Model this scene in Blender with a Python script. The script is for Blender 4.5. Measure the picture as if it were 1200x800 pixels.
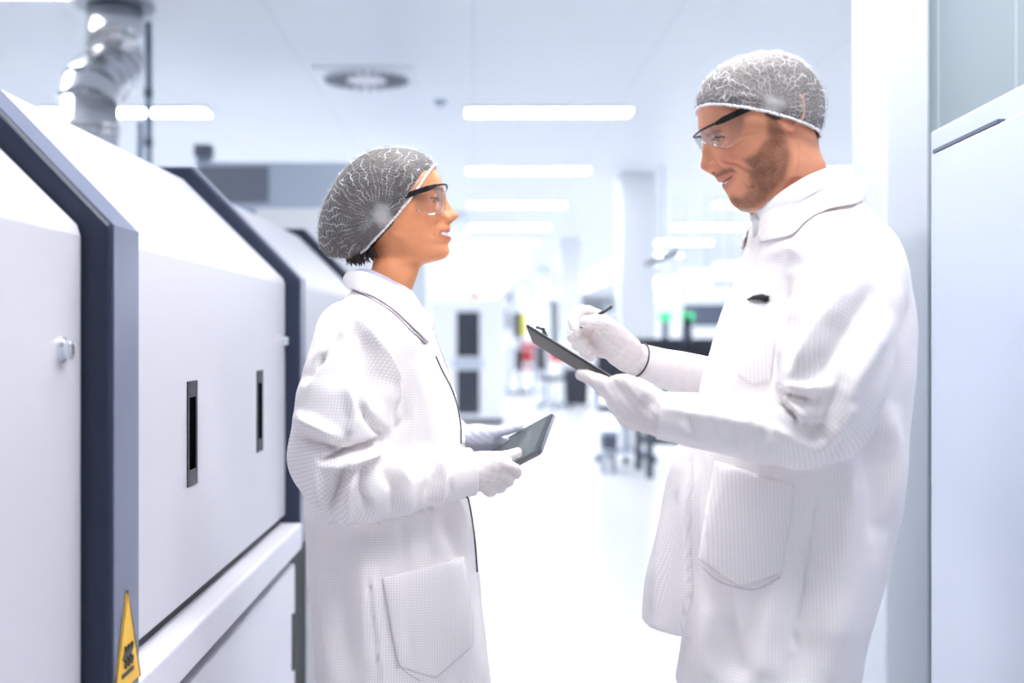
import bpy, bmesh, math, random
import numpy as np
from mathutils import Vector
from mathutils.bvhtree import BVHTree

random.seed(7)
S = bpy.context.scene
COL = S.collection
for o in list(bpy.data.objects):
    bpy.data.objects.remove(o)

# ---------------------------------------------------------------- camera
FPX, CX, CY, CAMZ = 1300.0, 555.0, 391.0, 1.31      # focal length and principal point for a 1200x800 frame
cd = bpy.data.cameras.new('camera')
cam = bpy.data.objects.new('camera', cd)
COL.objects.link(cam)
cam.location = (0, 0, CAMZ)
cam.rotation_euler = (math.pi/2, 0, 0)
cd.sensor_width = 36.0
cd.lens = FPX/1200*36.0
cd.shift_x = (600-CX)/1200
cd.shift_y = -(400-CY)/1200
cd.clip_end = 200
cd.dof.use_dof = True
cd.dof.focus_distance = 2.04
cd.dof.aperture_fstop = 1.9
S.camera = cam

# ---------------------------------------------------------------- world, exposure, lamp strength
w = bpy.data.worlds.new('world')
S.world = w
w.use_nodes = True
w.node_tree.nodes['Background'].inputs[0].default_value = (0.97, 0.98, 1.0, 1)
w.node_tree.nodes['Background'].inputs[1].default_value = 0.25
LAMP = 17.5
S.view_settings.view_transform = 'Standard'
S.view_settings.look = 'None'
S.view_settings.exposure = 0.72
S.view_settings.gamma = 1.0
S.view_settings.use_curve_mapping = False
S.cycles.max_bounces = 10
S.cycles.diffuse_bounces = 6
S.cycles.transparent_max_bounces = 16
S.cycles.sample_clamp_indirect = 6.0

# ---------------------------------------------------------------- materials
def srgb(r, g, b):
    f = lambda c: (c/255/12.92) if c/255 <= .04045 else ((c/255+.055)/1.055)**2.4
    return (f(r), f(g), f(b), 1)

def new_mat(name):
    m = bpy.data.materials.new(name)
    m.use_nodes = True
    return m, m.node_tree.nodes, m.node_tree.links, m.node_tree.nodes['Principled BSDF']

def mat(name, col, rough=.5, metal=0.0, spec=.5, noise=0.0, nscale=40, bump=0.0, bscale=200, emit=None, estr=0, coat=0):
    m, N, L, B = new_mat(name)
    B.inputs['Base Color'].default_value = col
    B.inputs['Roughness'].default_value = rough
    B.inputs['Metallic'].default_value = metal
    B.inputs['Specular IOR Level'].default_value = spec
    B.inputs['Coat Weight'].default_value = coat
    if noise:
        t = N.new('ShaderNodeTexNoise'); t.inputs['Scale'].default_value = nscale
        tc = N.new('ShaderNodeTexCoord'); L.new(tc.outputs['Object'], t.inputs['Vector'])
        mx = N.new('ShaderNodeMix'); mx.data_type = 'RGBA'
        mx.inputs[6].default_value = tuple(c*(1-noise) for c in col[:3])+(1,)
        mx.inputs[7].default_value = tuple(min(1, c*(1+noise)) for c in col[:3])+(1,)
        L.new(t.outputs['Fac'], mx.inputs[0]); L.new(mx.outputs[2], B.inputs['Base Color'])
    if bump:
        t = N.new('ShaderNodeTexNoise'); t.inputs['Scale'].default_value = bscale
        tc = N.new('ShaderNodeTexCoord'); L.new(tc.outputs['Object'], t.inputs['Vector'])
        b = N.new('ShaderNodeBump'); b.inputs['Strength'].default_value = bump; b.inputs['Distance'].default_value = .002
        L.new(t.outputs['Fac'], b.inputs['Height']); L.new(b.outputs[0], B.inputs['Normal'])
    if emit:
        B.inputs['Emission Color'].default_value = emit
        B.inputs['Emission Strength'].default_value = estr
    return m

def math_node(N, L, op, a, b=None, c=None):
    n = N.new('ShaderNodeMath'); n.operation = op
    for i, v in enumerate((a, b, c)):
        if v is None: continue
        if isinstance(v, (int, float)): n.inputs[i].default_value = v
        else: L.new(v, n.inputs[i])
    return n.outputs[0]

def fabric_mat(name, base, line, pitch=.0064, strength=1.0, rough=.75):
    """white clean-room cloth with a fine woven grid of grey carbon threads (UV in metres)"""
    m, N, L, B = new_mat(name)
    uv = N.new('ShaderNodeUVMap'); uv.uv_map = 'fabric'
    sp = N.new('ShaderNodeSeparateXYZ'); L.new(uv.outputs[0], sp.inputs[0])
    outs = []
    for k in (0, 1):
        q = math_node(N, L, 'MULTIPLY', sp.outputs[k], 1/pitch)
        q = math_node(N, L, 'FRACT', q)
        q = math_node(N, L, 'SUBTRACT', q, .5)
        q = math_node(N, L, 'ABSOLUTE', q)
        mr = N.new('ShaderNodeMapRange'); mr.interpolation_type = 'SMOOTHSTEP'
        mr.inputs['From Min'].default_value = .24; mr.inputs['From Max'].default_value = .44
        L.new(q, mr.inputs['Value']); outs.append(mr.outputs[0])
    g = math_node(N, L, 'MAXIMUM', outs[0], outs[1])
    g = math_node(N, L, 'MULTIPLY', g, strength)
    mx = N.new('ShaderNodeMix'); mx.data_type = 'RGBA'
    mx.inputs[6].default_value = base; mx.inputs[7].default_value = line
    L.new(g, mx.inputs[0]); L.new(mx.outputs[2], B.inputs['Base Color'])
    B.inputs['Roughness'].default_value = rough
    B.inputs['Specular IOR Level'].default_value = .25
    B.inputs['Sheen Weight'].default_value = .1
    tc = N.new('ShaderNodeTexCoord')
    mp = N.new('ShaderNodeMapping'); mp.inputs['Scale'].default_value = (1, 1, .55); mp.inputs['Rotation'].default_value = (0, .5, 0)
    L.new(tc.outputs['Object'], mp.inputs[0])
    t = N.new('ShaderNodeTexNoise'); t.inputs['Scale'].default_value = 14; t.inputs['Detail'].default_value = 2
    L.new(mp.outputs[0], t.inputs['Vector'])
    b = N.new('ShaderNodeBump'); b.inputs['Strength'].default_value = .35; b.inputs['Distance'].default_value = .02
    L.new(t.outputs['Fac'], b.inputs['Height']); L.new(b.outputs[0], B.inputs['Normal'])
    return m

def skin_mat(name):
    m, N, L, B = new_mat(name)
    a = N.new('ShaderNodeVertexColor'); a.layer_name = 'tint'
    be = N.new('ShaderNodeAttribute'); be.attribute_name = 'stubble'
    tc = N.new('ShaderNodeTexCoord')
    t = N.new('ShaderNodeTexNoise'); t.inputs['Scale'].default_value = 700; t.inputs['Detail'].default_value = 3
    L.new(tc.outputs['Object'], t.inputs['Vector'])
    t2 = N.new('ShaderNodeTexNoise'); t2.inputs['Scale'].default_value = 60
    L.new(tc.outputs['Object'], t2.inputs['Vector'])
    s = math_node(N, L, 'ADD', t.outputs['Fac'], math_node(N, L, 'MULTIPLY', t2.outputs['Fac'], .6))
    mr = N.new('ShaderNodeMapRange'); mr.inputs['From Min'].default_value = .55; mr.inputs['From Max'].default_value = 1.0
    mr.inputs['To Min'].default_value = .5; mr.inputs['To Max'].default_value = 1.0
    L.new(s, mr.inputs['Value'])
    f = math_node(N, L, 'MULTIPLY', be.outputs['Fac'], mr.outputs[0])
    mx = N.new('ShaderNodeMix'); mx.data_type = 'RGBA'
    L.new(a.outputs['Color'], mx.inputs[6]); mx.inputs[7].default_value = srgb(92, 58, 42)
    L.new(f, mx.inputs[0])
    mv = N.new('ShaderNodeMix'); mv.data_type = 'RGBA'; mv.blend_type = 'MULTIPLY'
    mv.inputs[0].default_value = 1.0
    cr = N.new('ShaderNodeMapRange'); cr.inputs['To Min'].default_value = .93; cr.inputs['To Max'].default_value = 1.07
    L.new(t2.outputs['Fac'], cr.inputs['Value'])
    L.new(mx.outputs[2], mv.inputs[6]); L.new(cr.outputs[0], mv.inputs[7])
    L.new(mv.outputs[2], B.inputs['Base Color'])
    B.inputs['Roughness'].default_value = .48
    B.inputs['Specular IOR Level'].default_value = .4
    B.inputs['Subsurface Weight'].default_value = .12
    B.inputs['Subsurface Radius'].default_value = (.012, .005, .003)
    b = N.new('ShaderNodeBump'); b.inputs['Strength'].default_value = .15; b.inputs['Distance'].default_value = .0015
    L.new(t.outputs['Fac'], b.inputs['Height']); L.new(b.outputs[0], B.inputs['Normal'])
    return m

def net_mat(name, veil=.3, lines=.85, nlin=26, cross=150, rough=.7):
    """crimped see-through non-woven: pleat lines fan out of the gather (UV = angle, radius in metres)"""
    m, N, L, B = new_mat(name)
    out = N['Material Output']
    uv = N.new('ShaderNodeUVMap'); uv.uv_map = 'pleat'
    sp = N.new('ShaderNodeSeparateXYZ'); L.new(uv.outputs[0], sp.inputs[0])
    tc = N.new('ShaderNodeTexCoord')
    n1 = N.new('ShaderNodeTexNoise'); n1.inputs['Scale'].default_value = 26; n1.inputs['Detail'].default_value = 2
    L.new(tc.outputs['Object'], n1.inputs['Vector'])
    n2 = N.new('ShaderNodeTexNoise'); n2.inputs['Scale'].default_value = 330; n2.inputs['Detail'].default_value = 3
    L.new(tc.outputs['Object'], n2.inputs['Vector'])
    nz = math_node(N, L, 'SUBTRACT', n1.outputs['Fac'], .5)
    # pleat lines
    a = math_node(N, L, 'MULTIPLY_ADD', nz, 3.4, math_node(N, L, 'MULTIPLY', sp.outputs[0], nlin/6.2832))
    zig = math_node(N, L, 'SINE', math_node(N, L, 'MULTIPLY', sp.outputs[1], 420.0))
    a = math_node(N, L, 'MULTIPLY_ADD', zig, .07, a)
    a = math_node(N, L, 'ABSOLUTE', math_node(N, L, 'SUBTRACT', math_node(N, L, 'FRACT', a), .5))
    m1 = N.new('ShaderNodeMapRange'); m1.interpolation_type = 'SMOOTHSTEP'
    m1.inputs['From Min'].default_value = .10; m1.inputs['From Max'].default_value = .0
    L.new(a, m1.inputs['Value'])
    # cross crinkles
    c = math_node(N, L, 'MULTIPLY_ADD', nz, 2.6, math_node(N, L, 'MULTIPLY', sp.outputs[1], cross))
    c = math_node(N, L, 'MULTIPLY_ADD', math_node(N, L, 'SINE', math_node(N, L, 'MULTIPLY', sp.outputs[0], nlin*1.0)), .22, c)
    c = math_node(N, L, 'ABSOLUTE', math_node(N, L, 'SUBTRACT', math_node(N, L, 'FRACT', c), .5))
    m2 = N.new('ShaderNodeMapRange'); m2.interpolation_type = 'SMOOTHSTEP'
    m2.inputs['From Min'].default_value = .17; m2.inputs['From Max'].default_value = .0
    m2.inputs['To Max'].default_value = .62
    L.new(c, m2.inputs['Value'])
    ln = math_node(N, L, 'MAXIMUM', m1.outputs[0], m2.outputs[0])
    n3 = N.new('ShaderNodeTexNoise'); n3.inputs['Scale'].default_value = 48; n3.inputs['Detail'].default_value = 1
    L.new(tc.outputs['Object'], n3.inputs['Vector'])
    m3 = N.new('ShaderNodeMapRange'); m3.inputs['From Min'].default_value = .34; m3.inputs['From Max'].default_value = .62
    m3.inputs['To Min'].default_value = .35; m3.inputs['To Max'].default_value = 1.1
    L.new(n3.outputs['Fac'], m3.inputs['Value'])
    ln = math_node(N, L, 'MULTIPLY', math_node(N, L, 'MULTIPLY', ln, m3.outputs[0]), lines)
    # fibre veil
    v = N.new('ShaderNodeMapRange'); v.inputs['From Min'].default_value = .4; v.inputs['From Max'].default_value = .68
    v.inputs['To Min'].default_value = veil*.55; v.inputs['To Max'].default_value = min(1, veil*1.7)
    L.new(n2.outputs['Fac'], v.inputs['Value'])
    al = math_node(N, L, 'MAXIMUM', ln, v.outputs[0])
    # denser cloth where it is gathered over the ear
    gm = N.new('ShaderNodeMapRange'); gm.inputs['From Min'].default_value = .034; gm.inputs['From Max'].default_value = .008
    gm.inputs['To Max'].default_value = .5
    L.new(math_node(N, L, 'MULTIPLY_ADD', nz, .05, sp.outputs[1]), gm.inputs['Value'])
    al = math_node(N, L, 'MAXIMUM', al, gm.outputs[0])
    tr = N.new('ShaderNodeBsdfTransparent')
    mx = N.new('ShaderNodeMixShader')
    L.new(al, mx.inputs[0]); L.new(tr.outputs[0], mx.inputs[1]); L.new(B.outputs[0], mx.inputs[2])
    L.new(mx.outputs[0], out.inputs['Surface'])
    B.inputs['Base Color'].default_value = (.92, .92, .93, 1)
    B.inputs['Roughness'].default_value = rough
    b = N.new('ShaderNodeBump'); b.inputs['Strength'].default_value = .5; b.inputs['Distance'].default_value = .002
    L.new(ln, b.inputs['Height']); L.new(b.outputs[0], B.inputs['Normal'])
    return m

def lens_mat(name):
    m, N, L, B = new_mat(name)
    out = N['Material Output']
    tr = N.new('ShaderNodeBsdfTransparent'); tr.inputs[0].default_value = (.95, .96, .97, 1)
    gl = N.new('ShaderNodeBsdfGlossy'); gl.inputs['Roughness'].default_value = .06
    lw = N.new('ShaderNodeLayerWeight'); lw.inputs['Blend'].default_value = .35
    f = math_node(N, L, 'MULTIPLY_ADD', lw.outputs['Fresnel'], .3, .02)
    mx = N.new('ShaderNodeMixShader')
    L.new(f, mx.inputs[0]); L.new(tr.outputs[0], mx.inputs[1]); L.new(gl.outputs[0], mx.inputs[2])
    L.new(mx.outputs[0], out.inputs['Surface'])
    return m

def panel_mat(name, col, seam, px, py, width=.012, rough=.4, spec=.5):
    """painted panels with thin joints, laid out in object space (x, y or z by plane)"""
    m, N, L, B = new_mat(name)
    tc = N.new('ShaderNodeTexCoord'); sp = N.new('ShaderNodeSeparateXYZ'); L.new(tc.outputs['Object'], sp.inputs[0])
    g = None
    for ax, p in ((px[0], px[1]), (py[0], py[1])):
        q = math_node(N, L, 'ABSOLUTE', math_node(N, L, 'SUBTRACT', math_node(N, L, 'FRACT', math_node(N, L, 'MULTIPLY', sp.outputs[ax], 1/p)), .5))
        k = math_node(N, L, 'GREATER_THAN', q, .5-width/p/2)
        g = k if g is None else math_node(N, L, 'MAXIMUM', g, k)
    mx = N.new('ShaderNodeMix'); mx.data_type = 'RGBA'
    mx.inputs[6].default_value = col; mx.inputs[7].default_value = seam
    L.new(g, mx.inputs[0]); L.new(mx.outputs[2], B.inputs['Base Color'])
    B.inputs['Roughness'].default_value = rough
    B.inputs['Specular IOR Level'].default_value = spec
    return m

def emit_mat(name, col, s):
    m, N, L, B = new_mat(name)
    B.inputs['Base Color'].default_value = (.9, .9, .9, 1)
    B.inputs['Emission Color'].default_value = col
    B.inputs['Emission Strength'].default_value = s
    return m

M = dict(
    floor=mat('floor_resin', srgb(236, 237, 240), .28, noise=.02, nscale=3),
    ceiling=panel_mat('ceiling_panels', srgb(222, 228, 236), srgb(204, 212, 223), (0, 1.2), (1, 1.2), .010, .42),
    wall=mat('painted_wall', srgb(234, 238, 243), .5, noise=.02, nscale=2),
    partition=panel_mat('partition_panels', srgb(176, 189, 196), srgb(200, 211, 217), (0, .1928), (2, 40), .006, .35),
    trim=mat('white_trim', srgb(214, 221, 229), .35),
    column=mat('column_paint', srgb(236, 240, 245), .4, noise=.02, nscale=2),
    oven=mat('oven_white', srgb(201, 200, 208), .38, noise=.012, nscale=5),
    oven_low=mat('oven_base_white', srgb(216, 215, 224), .4, noise=.012, nscale=5),
    slate_pale=mat('slate_pale', srgb(108, 114, 137), .3, noise=.03, nscale=30),
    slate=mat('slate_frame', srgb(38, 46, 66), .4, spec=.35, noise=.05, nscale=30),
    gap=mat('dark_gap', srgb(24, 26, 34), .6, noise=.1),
    void=mat('slot_black', srgb(8, 8, 10), .95, spec=0.0, noise=.1),
    black=mat('black_plastic', srgb(18, 18, 21), .5, spec=.3, noise=.1),
    gunmetal=mat('gunmetal_plastic', srgb(46, 47, 56), .5, spec=.3, noise=.06),
    chrome=mat('chrome', (.8, .82, .86, 1), .12, 1.0, noise=.03),
    duct=mat('galvanised_duct', (.62, .63, .66, 1), .24, 1.0, noise=.1, nscale=14),
    flange=mat('duct_flange', (.30, .33, .38, 1), .4, .6, noise=.1),
    conduit=mat('conduit_paint', srgb(120, 136, 158), .4, noise=.05),
    unit=mat('blue_grey_sheet', srgb(176, 188, 206), .45, noise=.02, nscale=4),
    grille=panel_mat('perforated_grille', srgb(150, 158, 172), srgb(96, 104, 120), (0, .022), (2, .022), .011, .5),
    vent=mat('vent_grey', srgb(112, 120, 136), .6, noise=.04),
    white=mat('white_enamel', srgb(236, 239, 245), .35, noise=.01, nscale=5),
    cupboard=mat('blue_white_laminate', srgb(198, 206, 221), .16, noise=.008, nscale=3),
    cupboard_frame=mat('blue_white_frame', srgb(190, 198, 214), .3, noise=.008, nscale=3),
    dkglass=mat('dark_window', srgb(58, 62, 74), .15, noise=.2, nscale=3),
    dark=mat('charcoal', srgb(52, 56, 68), .5, noise=.1),
    darkblue=mat('dark_blue_grey', srgb(84, 94, 112), .5, noise=.06),
    yellow=mat('sticker_yellow', srgb(245, 190, 40), .4, noise=.05),
    sticker_black=mat('sticker_black', srgb(38, 38, 44), .5, noise=.1),
    red=mat('red_plastic', srgb(214, 60, 56), .4, noise=.05),
    orange=mat('orange_lens', srgb(240, 140, 40), .3, emit=srgb(255, 150, 40), estr=.12),
    redlamp=mat('red_lens', srgb(225, 60, 50), .3, emit=srgb(255, 60, 40), estr=.12),
    green=mat('green_lens', srgb(80, 210, 140), .3, emit=srgb(70, 230, 140), estr=.25),
    lime=mat('lime_paint', srgb(226, 220, 70), .5, noise=.05),
    lamp=emit_mat('lamp_diffuser', (.985, .99, 1.0, 1), LAMP),
    lamp_boosted=emit_mat('lamp_diffuser_bright', (.985, .985, .99, 1), LAMP*1.5),
    bench_lamp=emit_mat('bench_lamp_diffuser', (.985, .99, 1.0, 1), 5.0),
    coat_m=fabric_mat('coat_cloth', srgb(252, 247, 246), srgb(200, 191, 198), .0046, .34),
    coat_w=fabric_mat('coat_cloth_pale', srgb(252, 247, 246), srgb(198, 189, 197), .0046, .36),
    stitch=mat('grey_stitching', srgb(196, 188, 198), .8, noise=.05),
    lining_and_shade=mat('edge_thread_and_shade', srgb(74, 66, 84), .8, noise=.1),
    shirt=mat('white_shirt', srgb(240, 240, 243), .7, bump=.2, bscale=300),
    shirt_p=mat('lilac_shirt', srgb(204, 198, 220), .7, noise=.1, nscale=200),
    glove=mat('knit_glove', srgb(234, 226, 225), .85, bump=.8, bscale=420, noise=.03, nscale=300),
    glove_shaded=mat('knit_glove_shaded', srgb(214, 218, 234), .85, bump=.8, bscale=420, noise=.03, nscale=300),  # bluish shade on the woman's far glove, put into its colour
    glove_cuff=mat('glove_cuff_thread', srgb(92, 84, 88), .8, noise=.1),
    skin=skin_mat('skin'),
    hair_w=mat('dark_brown_hair', srgb(44, 30, 24), .55, bump=1.0, bscale=160, noise=.5, nscale=160),
    hair_m=mat('brown_grey_hair', srgb(74, 56, 50), .55, bump=1.0, bscale=160, noise=.4, nscale=160),
    net_w=net_mat('hair_net_mesh', .10, .62, 44, 165),
    net_m=net_mat('hair_net_mesh_white', .20, .85, 34, 120),
    band=mat('net_band', srgb(240, 240, 243), .8, bump=.6, bscale=300, noise=.02),
    lens=lens_mat('clear_lens'),
    teeth=mat('teeth', srgb(244, 240, 234), .25, noise=.02),
    mouth=mat('mouth_inside', srgb(92, 34, 32), .5, noise=.1),
    eyew=mat('eye_white', srgb(196, 184, 178), .15, noise=.02),
    iris=mat('iris_brown', srgb(60, 40, 30), .15, noise=.2, nscale=300),
    lash=mat('lash_dark', srgb(34, 24, 22), .6, noise=.1),
    trousers_w=mat('blue_jeans', srgb(66, 80, 116), .8, noise=.15, nscale=200),
    trousers_m=mat('grey_trousers', srgb(82, 84, 94), .8, noise=.15, nscale=200),
    shoe=mat('white_shoe', srgb(224, 224, 228), .5, noise=.02),
    sole=mat('shoe_sole', srgb(150, 152, 160), .6, noise=.05),
    board=mat('clipboard_back', srgb(66, 58, 54), .55, noise=.08, nscale=60),
    board_edge=mat('clipboard_rim', srgb(24, 23, 24), .4, noise=.08),
    paper=mat('paper', srgb(244, 244, 244), .8, noise=.01),
    pen=mat('pen_grey', srgb(66, 70, 84), .35, noise=.05),
    tablet_rim=mat('tablet_rim', srgb(116, 116, 122), .25, .8, noise=.03),
    tablet_bezel=mat('tablet_bezel', srgb(62, 64, 70), .15, noise=.05),
    screen=mat('tablet_glass', srgb(92, 97, 99), .08, spec=.8, noise=.18, nscale=9),
)

# ---------------------------------------------------------------- object helpers
def world_off(o):
    v = Vector((0, 0, 0))
    while o is not None:
        v += o.location
        o = o.parent
    return v

def tag(o, label=None, cat=None, group=None, kind=None):
    if label: o['label'] = label
    if cat: o['category'] = cat
    if group: o['group'] = group
    if kind: o['kind'] = kind
    return o

def empty(name, loc, label=None, cat=None, group=None, rz=0):
    o = bpy.data.objects.new(name, None)
    COL.objects.link(o)
    o.location = loc
    o.rotation_euler = (0, 0, rz)
    o.empty_display_size = .1
    return tag(o, label, cat, group)

def link_mesh(name, V, F, m, parent=None, smooth=True, world=True, base=None):
    """one mesh object; world=True means V is in world space and gets moved into the parent's frame"""
    me = bpy.data.meshes.new(name)
    V = np.asarray(V, dtype=np.float64)
    off = Vector((0, 0, 0))
    if parent is not None and world: off = world_off(parent)
    if parent is None and base is not None: off = Vector(base)
    V = V-np.array(off)
    me.from_pydata([tuple(v) for v in V], [], [tuple(int(i) for i in f) for f in F])
    me.update()
    if m is not None:
        for x in (m if isinstance(m, (list, tuple)) else [m]): me.materials.append(x)
    if smooth:
        me.polygons.foreach_set('use_smooth', [True]*len(me.polygons))
    o = bpy.data.objects.new(name, me)
    COL.objects.link(o)
    if parent is not None: o.parent = parent
    elif base is not None: o.location = base
    return o

class MB:
    """collects shapes, builds them as one mesh object"""
    def __init__(s): s.v = []; s.f = []
    def add(s, V, F):
        n = len(s.v); s.v += [tuple(p) for p in V]; s.f += [tuple(i+n for i in f) for f in F]; return s
    def box(s, x0, x1, y0, y1, z0, z1):
        return s.add([(x0,y0,z0),(x1,y0,z0),(x1,y1,z0),(x0,y1,z0),(x0,y0,z1),(x1,y0,z1),(x1,y1,z1),(x0,y1,z1)],
                     [(0,3,2,1),(4,5,6,7),(0,1,5,4),(1,2,6,5),(2,3,7,6),(3,0,4,7)])
    def prism_y(s, prof, y0, y1):
        """closed (x,z) profile pulled along y"""
        n = len(prof)
        V = [(x, y0, z) for x, z in prof]+[(x, y1, z) for x, z in prof]
        F = [(i, (i+1) % n, n+(i+1) % n, n+i) for i in range(n)]
        F += [tuple(range(n))[::-1], tuple(range(n, 2*n))]
        return s.add(V, F)
    def tube(s, pts, r, n=12, cap=True):
        pts = [Vector(p) for p in pts]
        rs = r if isinstance(r, (list, tuple)) else [r]*len(pts)
        V = []; up = None
        for i, p in enumerate(pts):
            t = (pts[min(i+1, len(pts)-1)]-pts[max(i-1, 0)]).normalized()
            if up is None:
                up = t.orthogonal().normalized()
            else:
                up = (up-t*up.dot(t))
                up = up.normalized() if up.length > 1e-6 else t.orthogonal().normalized()
            b = t.cross(up)
            for k in range(n):
                a = 2*math.pi*k/n
                V.append(p+(up*math.cos(a)+b*math.sin(a))*rs[i])
        F = []
        for i in range(len(pts)-1):
            for k in range(n):
                F.append((i*n+k, i*n+(k+1) % n, (i+1)*n+(k+1) % n, (i+1)*n+k))
        if cap:
            F.append(tuple(range(n))[::-1]); F.append(tuple(range((len(pts)-1)*n, len(pts)*n)))
        return s.add(V, F)
    def lathe(s, c, prof, n=32, axis='z'):
        """(r, h) profile around an axis through c"""
        V = []
        for r, h in prof:
            for k in range(n):
                a = 2*math.pi*k/n
                q = (r*math.cos(a), r*math.sin(a), h)
                if axis == 'x': q = (h, q[0], q[1])
                if axis == 'y': q = (q[1], h, q[0])
                V.append((c[0]+q[0], c[1]+q[1], c[2]+q[2]))
        F = []
        for i in range(len(prof)-1):
            for k in range(n):
                F.append((i*n+k, i*n+(k+1) % n, (i+1)*n+(k+1) % n, (i+1)*n+k))
        F.append(tuple(range(n))[::-1]); F.append(tuple(range((len(prof)-1)*n, len(prof)*n)))
        return s.add(V, F)
    def build(s, name, m, parent=None, bevel=0, smooth=False, world=True, base=None, seg=2):
        o = link_mesh(name, s.v, s.f, m, parent, smooth, world, base)
        bm = bmesh.new(); bm.from_mesh(o.data); bmesh.ops.recalc_face_normals(bm, faces=bm.faces[:]); bm.to_mesh(o.data); bm.free()
        if bevel:
            b = o.modifiers.new('bevel', 'BEVEL'); b.width = bevel; b.segments = seg; b.limit_method = 'ANGLE'; b.angle_limit = .7
            b.harden_normals = False
        return o

def copy_tree(o, parent=None):
    c = o.copy(); COL.objects.link(c)
    if parent is not None: c.parent = parent
    for ch in list(o.children): copy_tree(ch, c)
    return c

def P(px, py, Y):
    """photo position at a depth, in metres"""
    return np.array(((px-CX)*Y/FPX, Y, CAMZ-(py-CY)*Y/FPX))
# ================================================================ the room
CEIL = 3.2
def struct(name, mb, m, bevel=0, smooth=False):
    o = mb.build(name, m, None, bevel, smooth)
    o['kind'] = 'structure'
    return o
X0, X1, Y0, Y1 = -13.0, 17.0, -5.0, 66.0
struct('floor', MB().box(X0, X1, Y0, Y1, -.1, 0), M['floor'])
struct('ceiling', MB().box(X0, X1, Y0, Y1, CEIL, CEIL+.1), M['ceiling'])
struct('wall_left', MB().box(X0-.1, X0, Y0, Y1, -.1, CEIL+.1), M['wall'])
struct('wall_far_right', MB().box(X1, X1+.1, Y0, Y1, -.1, CEIL+.1), M['wall'])
struct('wall_back', MB().box(X0, X1, Y1, Y1+.1, -.1, CEIL+.1), M['wall'])
struct('wall_right', MB().box(1.10, 5.0, 2.76, 2.88, 0, CEIL), M['partition'])
struct('trim_1', MB().box(1.0, 1.112, 2.70, 2.94, 0, CEIL), M['trim'], .008)
for i, y in enumerate((13.0, 22.0, 31.0, 40.0, 49.0)):
    for x in (1.93, 9.5, -6.2):
        struct('column', MB().box(x-.21, x+.21, y, y+.42, 0, CEIL), M['column'], .01)
struct('baseboard_back', MB().box(X0, X1, Y1-.02, Y1, 0, .1), M['unit'])

# ---- recessed linear ceiling lamps, one of each built, then copied
def lamp_proto():
    t = empty('ceiling_lamp', (0, 0, CEIL), 'linear ceiling lamp', 'ceiling lamp')
    fr = MB()
    a, b = .69, .15
    for x0, x1, y0, y1 in ((-a-.03, a+.03, -b-.03, -b), (-a-.03, a+.03, b, b+.03), (-a-.03, -a, -b, b), (a, a+.03, -b, b)):
        fr.box(x0, x1, y0, y1, -.02, 0)
    fr.build('frame', M['white'], t, .003, world=False)
    MB().box(-a, a, -b, b, -.012, -.002).build('diffuser', M['lamp'], t, world=False)
    return t
lp = lamp_proto()
LAMP_LABEL = {}
first = True
lamp_hot = None
rowname = ['nearest', 'second', 'third', 'fourth', 'fifth', 'sixth', 'seventh', 'eighth']
for k in range(-3, 15):
    for j in range(-3, 4):
        x, y = .634+3.58*j, 9.41+3.366*k
        if (k == -2 and j >= 1) or (k == -3 and j != 0): continue
        if k < 0 and j not in (-1, 0, 1): continue
        if k >= 0 and abs(x) > .62*y+1.5: continue
        o = copy_tree(lp)
        if k == -3: y = 1.12  # extra unseen lamp added off the row spacing as key light on the people
        if k == -2 and j == 0: x, y = .2, 2.40
        if k <= -2 and j == 0:  # both unseen overhead lamps are boosted to light the coats
            for ch in o.children:
                if ch.name.startswith('diffuser'):
                    if lamp_hot is None:
                        lamp_hot = ch.data.copy(); lamp_hot.materials[0] = M['lamp_boosted']
                    ch.data = lamp_hot
        o.location = (x, y-(.12 if (k == -1 and j == 0) else 0), CEIL)
        if j == 0 and k >= 0:
            rn = rowname[k] if k < 8 else None
            lab = ('%s long white ceiling lamp of the aisle row between the two heads' % rn) if rn else 'tiny distant ceiling lamp at the far end of the aisle row'
            if rn: o['group'] = 'ceiling lamps over the aisle'
            else: o['group'] = 'far lamps over the aisle'
        elif j == -1 and k == 0: lab, o['group'] = 'long white ceiling lamp behind the silver duct', 'ceiling lamps on the left'
        elif j == -1 and k == -1: lab, o['group'] = 'white ceiling lamp cut off in the top left corner', 'ceiling lamps on the left'
        elif j == 1 and 0 <= k <= 3: lab, o['group'] = ('white ceiling lamp right of the aisle, %s row, behind the man' % rowname[k]), 'ceiling lamps right of the aisle'
        elif j >= 1: lab, o['group'] = 'distant ceiling lamp glowing right of the aisle near the man', 'distant lamps right of the aisle'
        elif k < 0: lab, o['group'] = 'unseen ceiling lamp overhead above the frame', 'overhead lamps'
        else: lab, o['group'] = 'distant ceiling lamp on the left behind the woman', 'distant lamps on the left'
        o['label'] = lab

for ch in list(lp.children): bpy.data.objects.remove(ch)
bpy.data.objects.remove(lp)

# ---- swirl diffuser in the ceiling
t = empty('ceiling_diffuser', (-.79, 8.2, CEIL), 'round swirl air diffuser with radial slots in the ceiling above the woman', 'air vent')
MB().box(-.36, .36, -.36, .36, -.012, 0).build('face_plate', M['ceiling'], t, .003, world=False)
MB().lathe((0, 0, 0), [(.335, -.012), (.335, -.020), (.325, -.024), (.31, -.016)], 48).build('ring', M['white'], t, smooth=False, world=False)
sl = MB()
for k in range(24):
    a = 2*math.pi*k/24
    for r0, r1, wd in ((.15, .315, .019),):
        c, s_ = math.cos(a), math.sin(a)
        V = []
        for z in (-.023, -.0125):
            for r, h in ((r0, -wd*.55), (r1, -wd), (r1, wd), (r0, wd*.55)):
                V.append((r*c-h*s_, r*s_+h*c, z))
        sl.add(V, [(0,1,2,3),(4,7,6,5),(0,4,5,1),(1,5,6,2),(2,6,7,3),(3,7,4,0)])
sl.build('slot', M['vent'], t, world=False)
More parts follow.
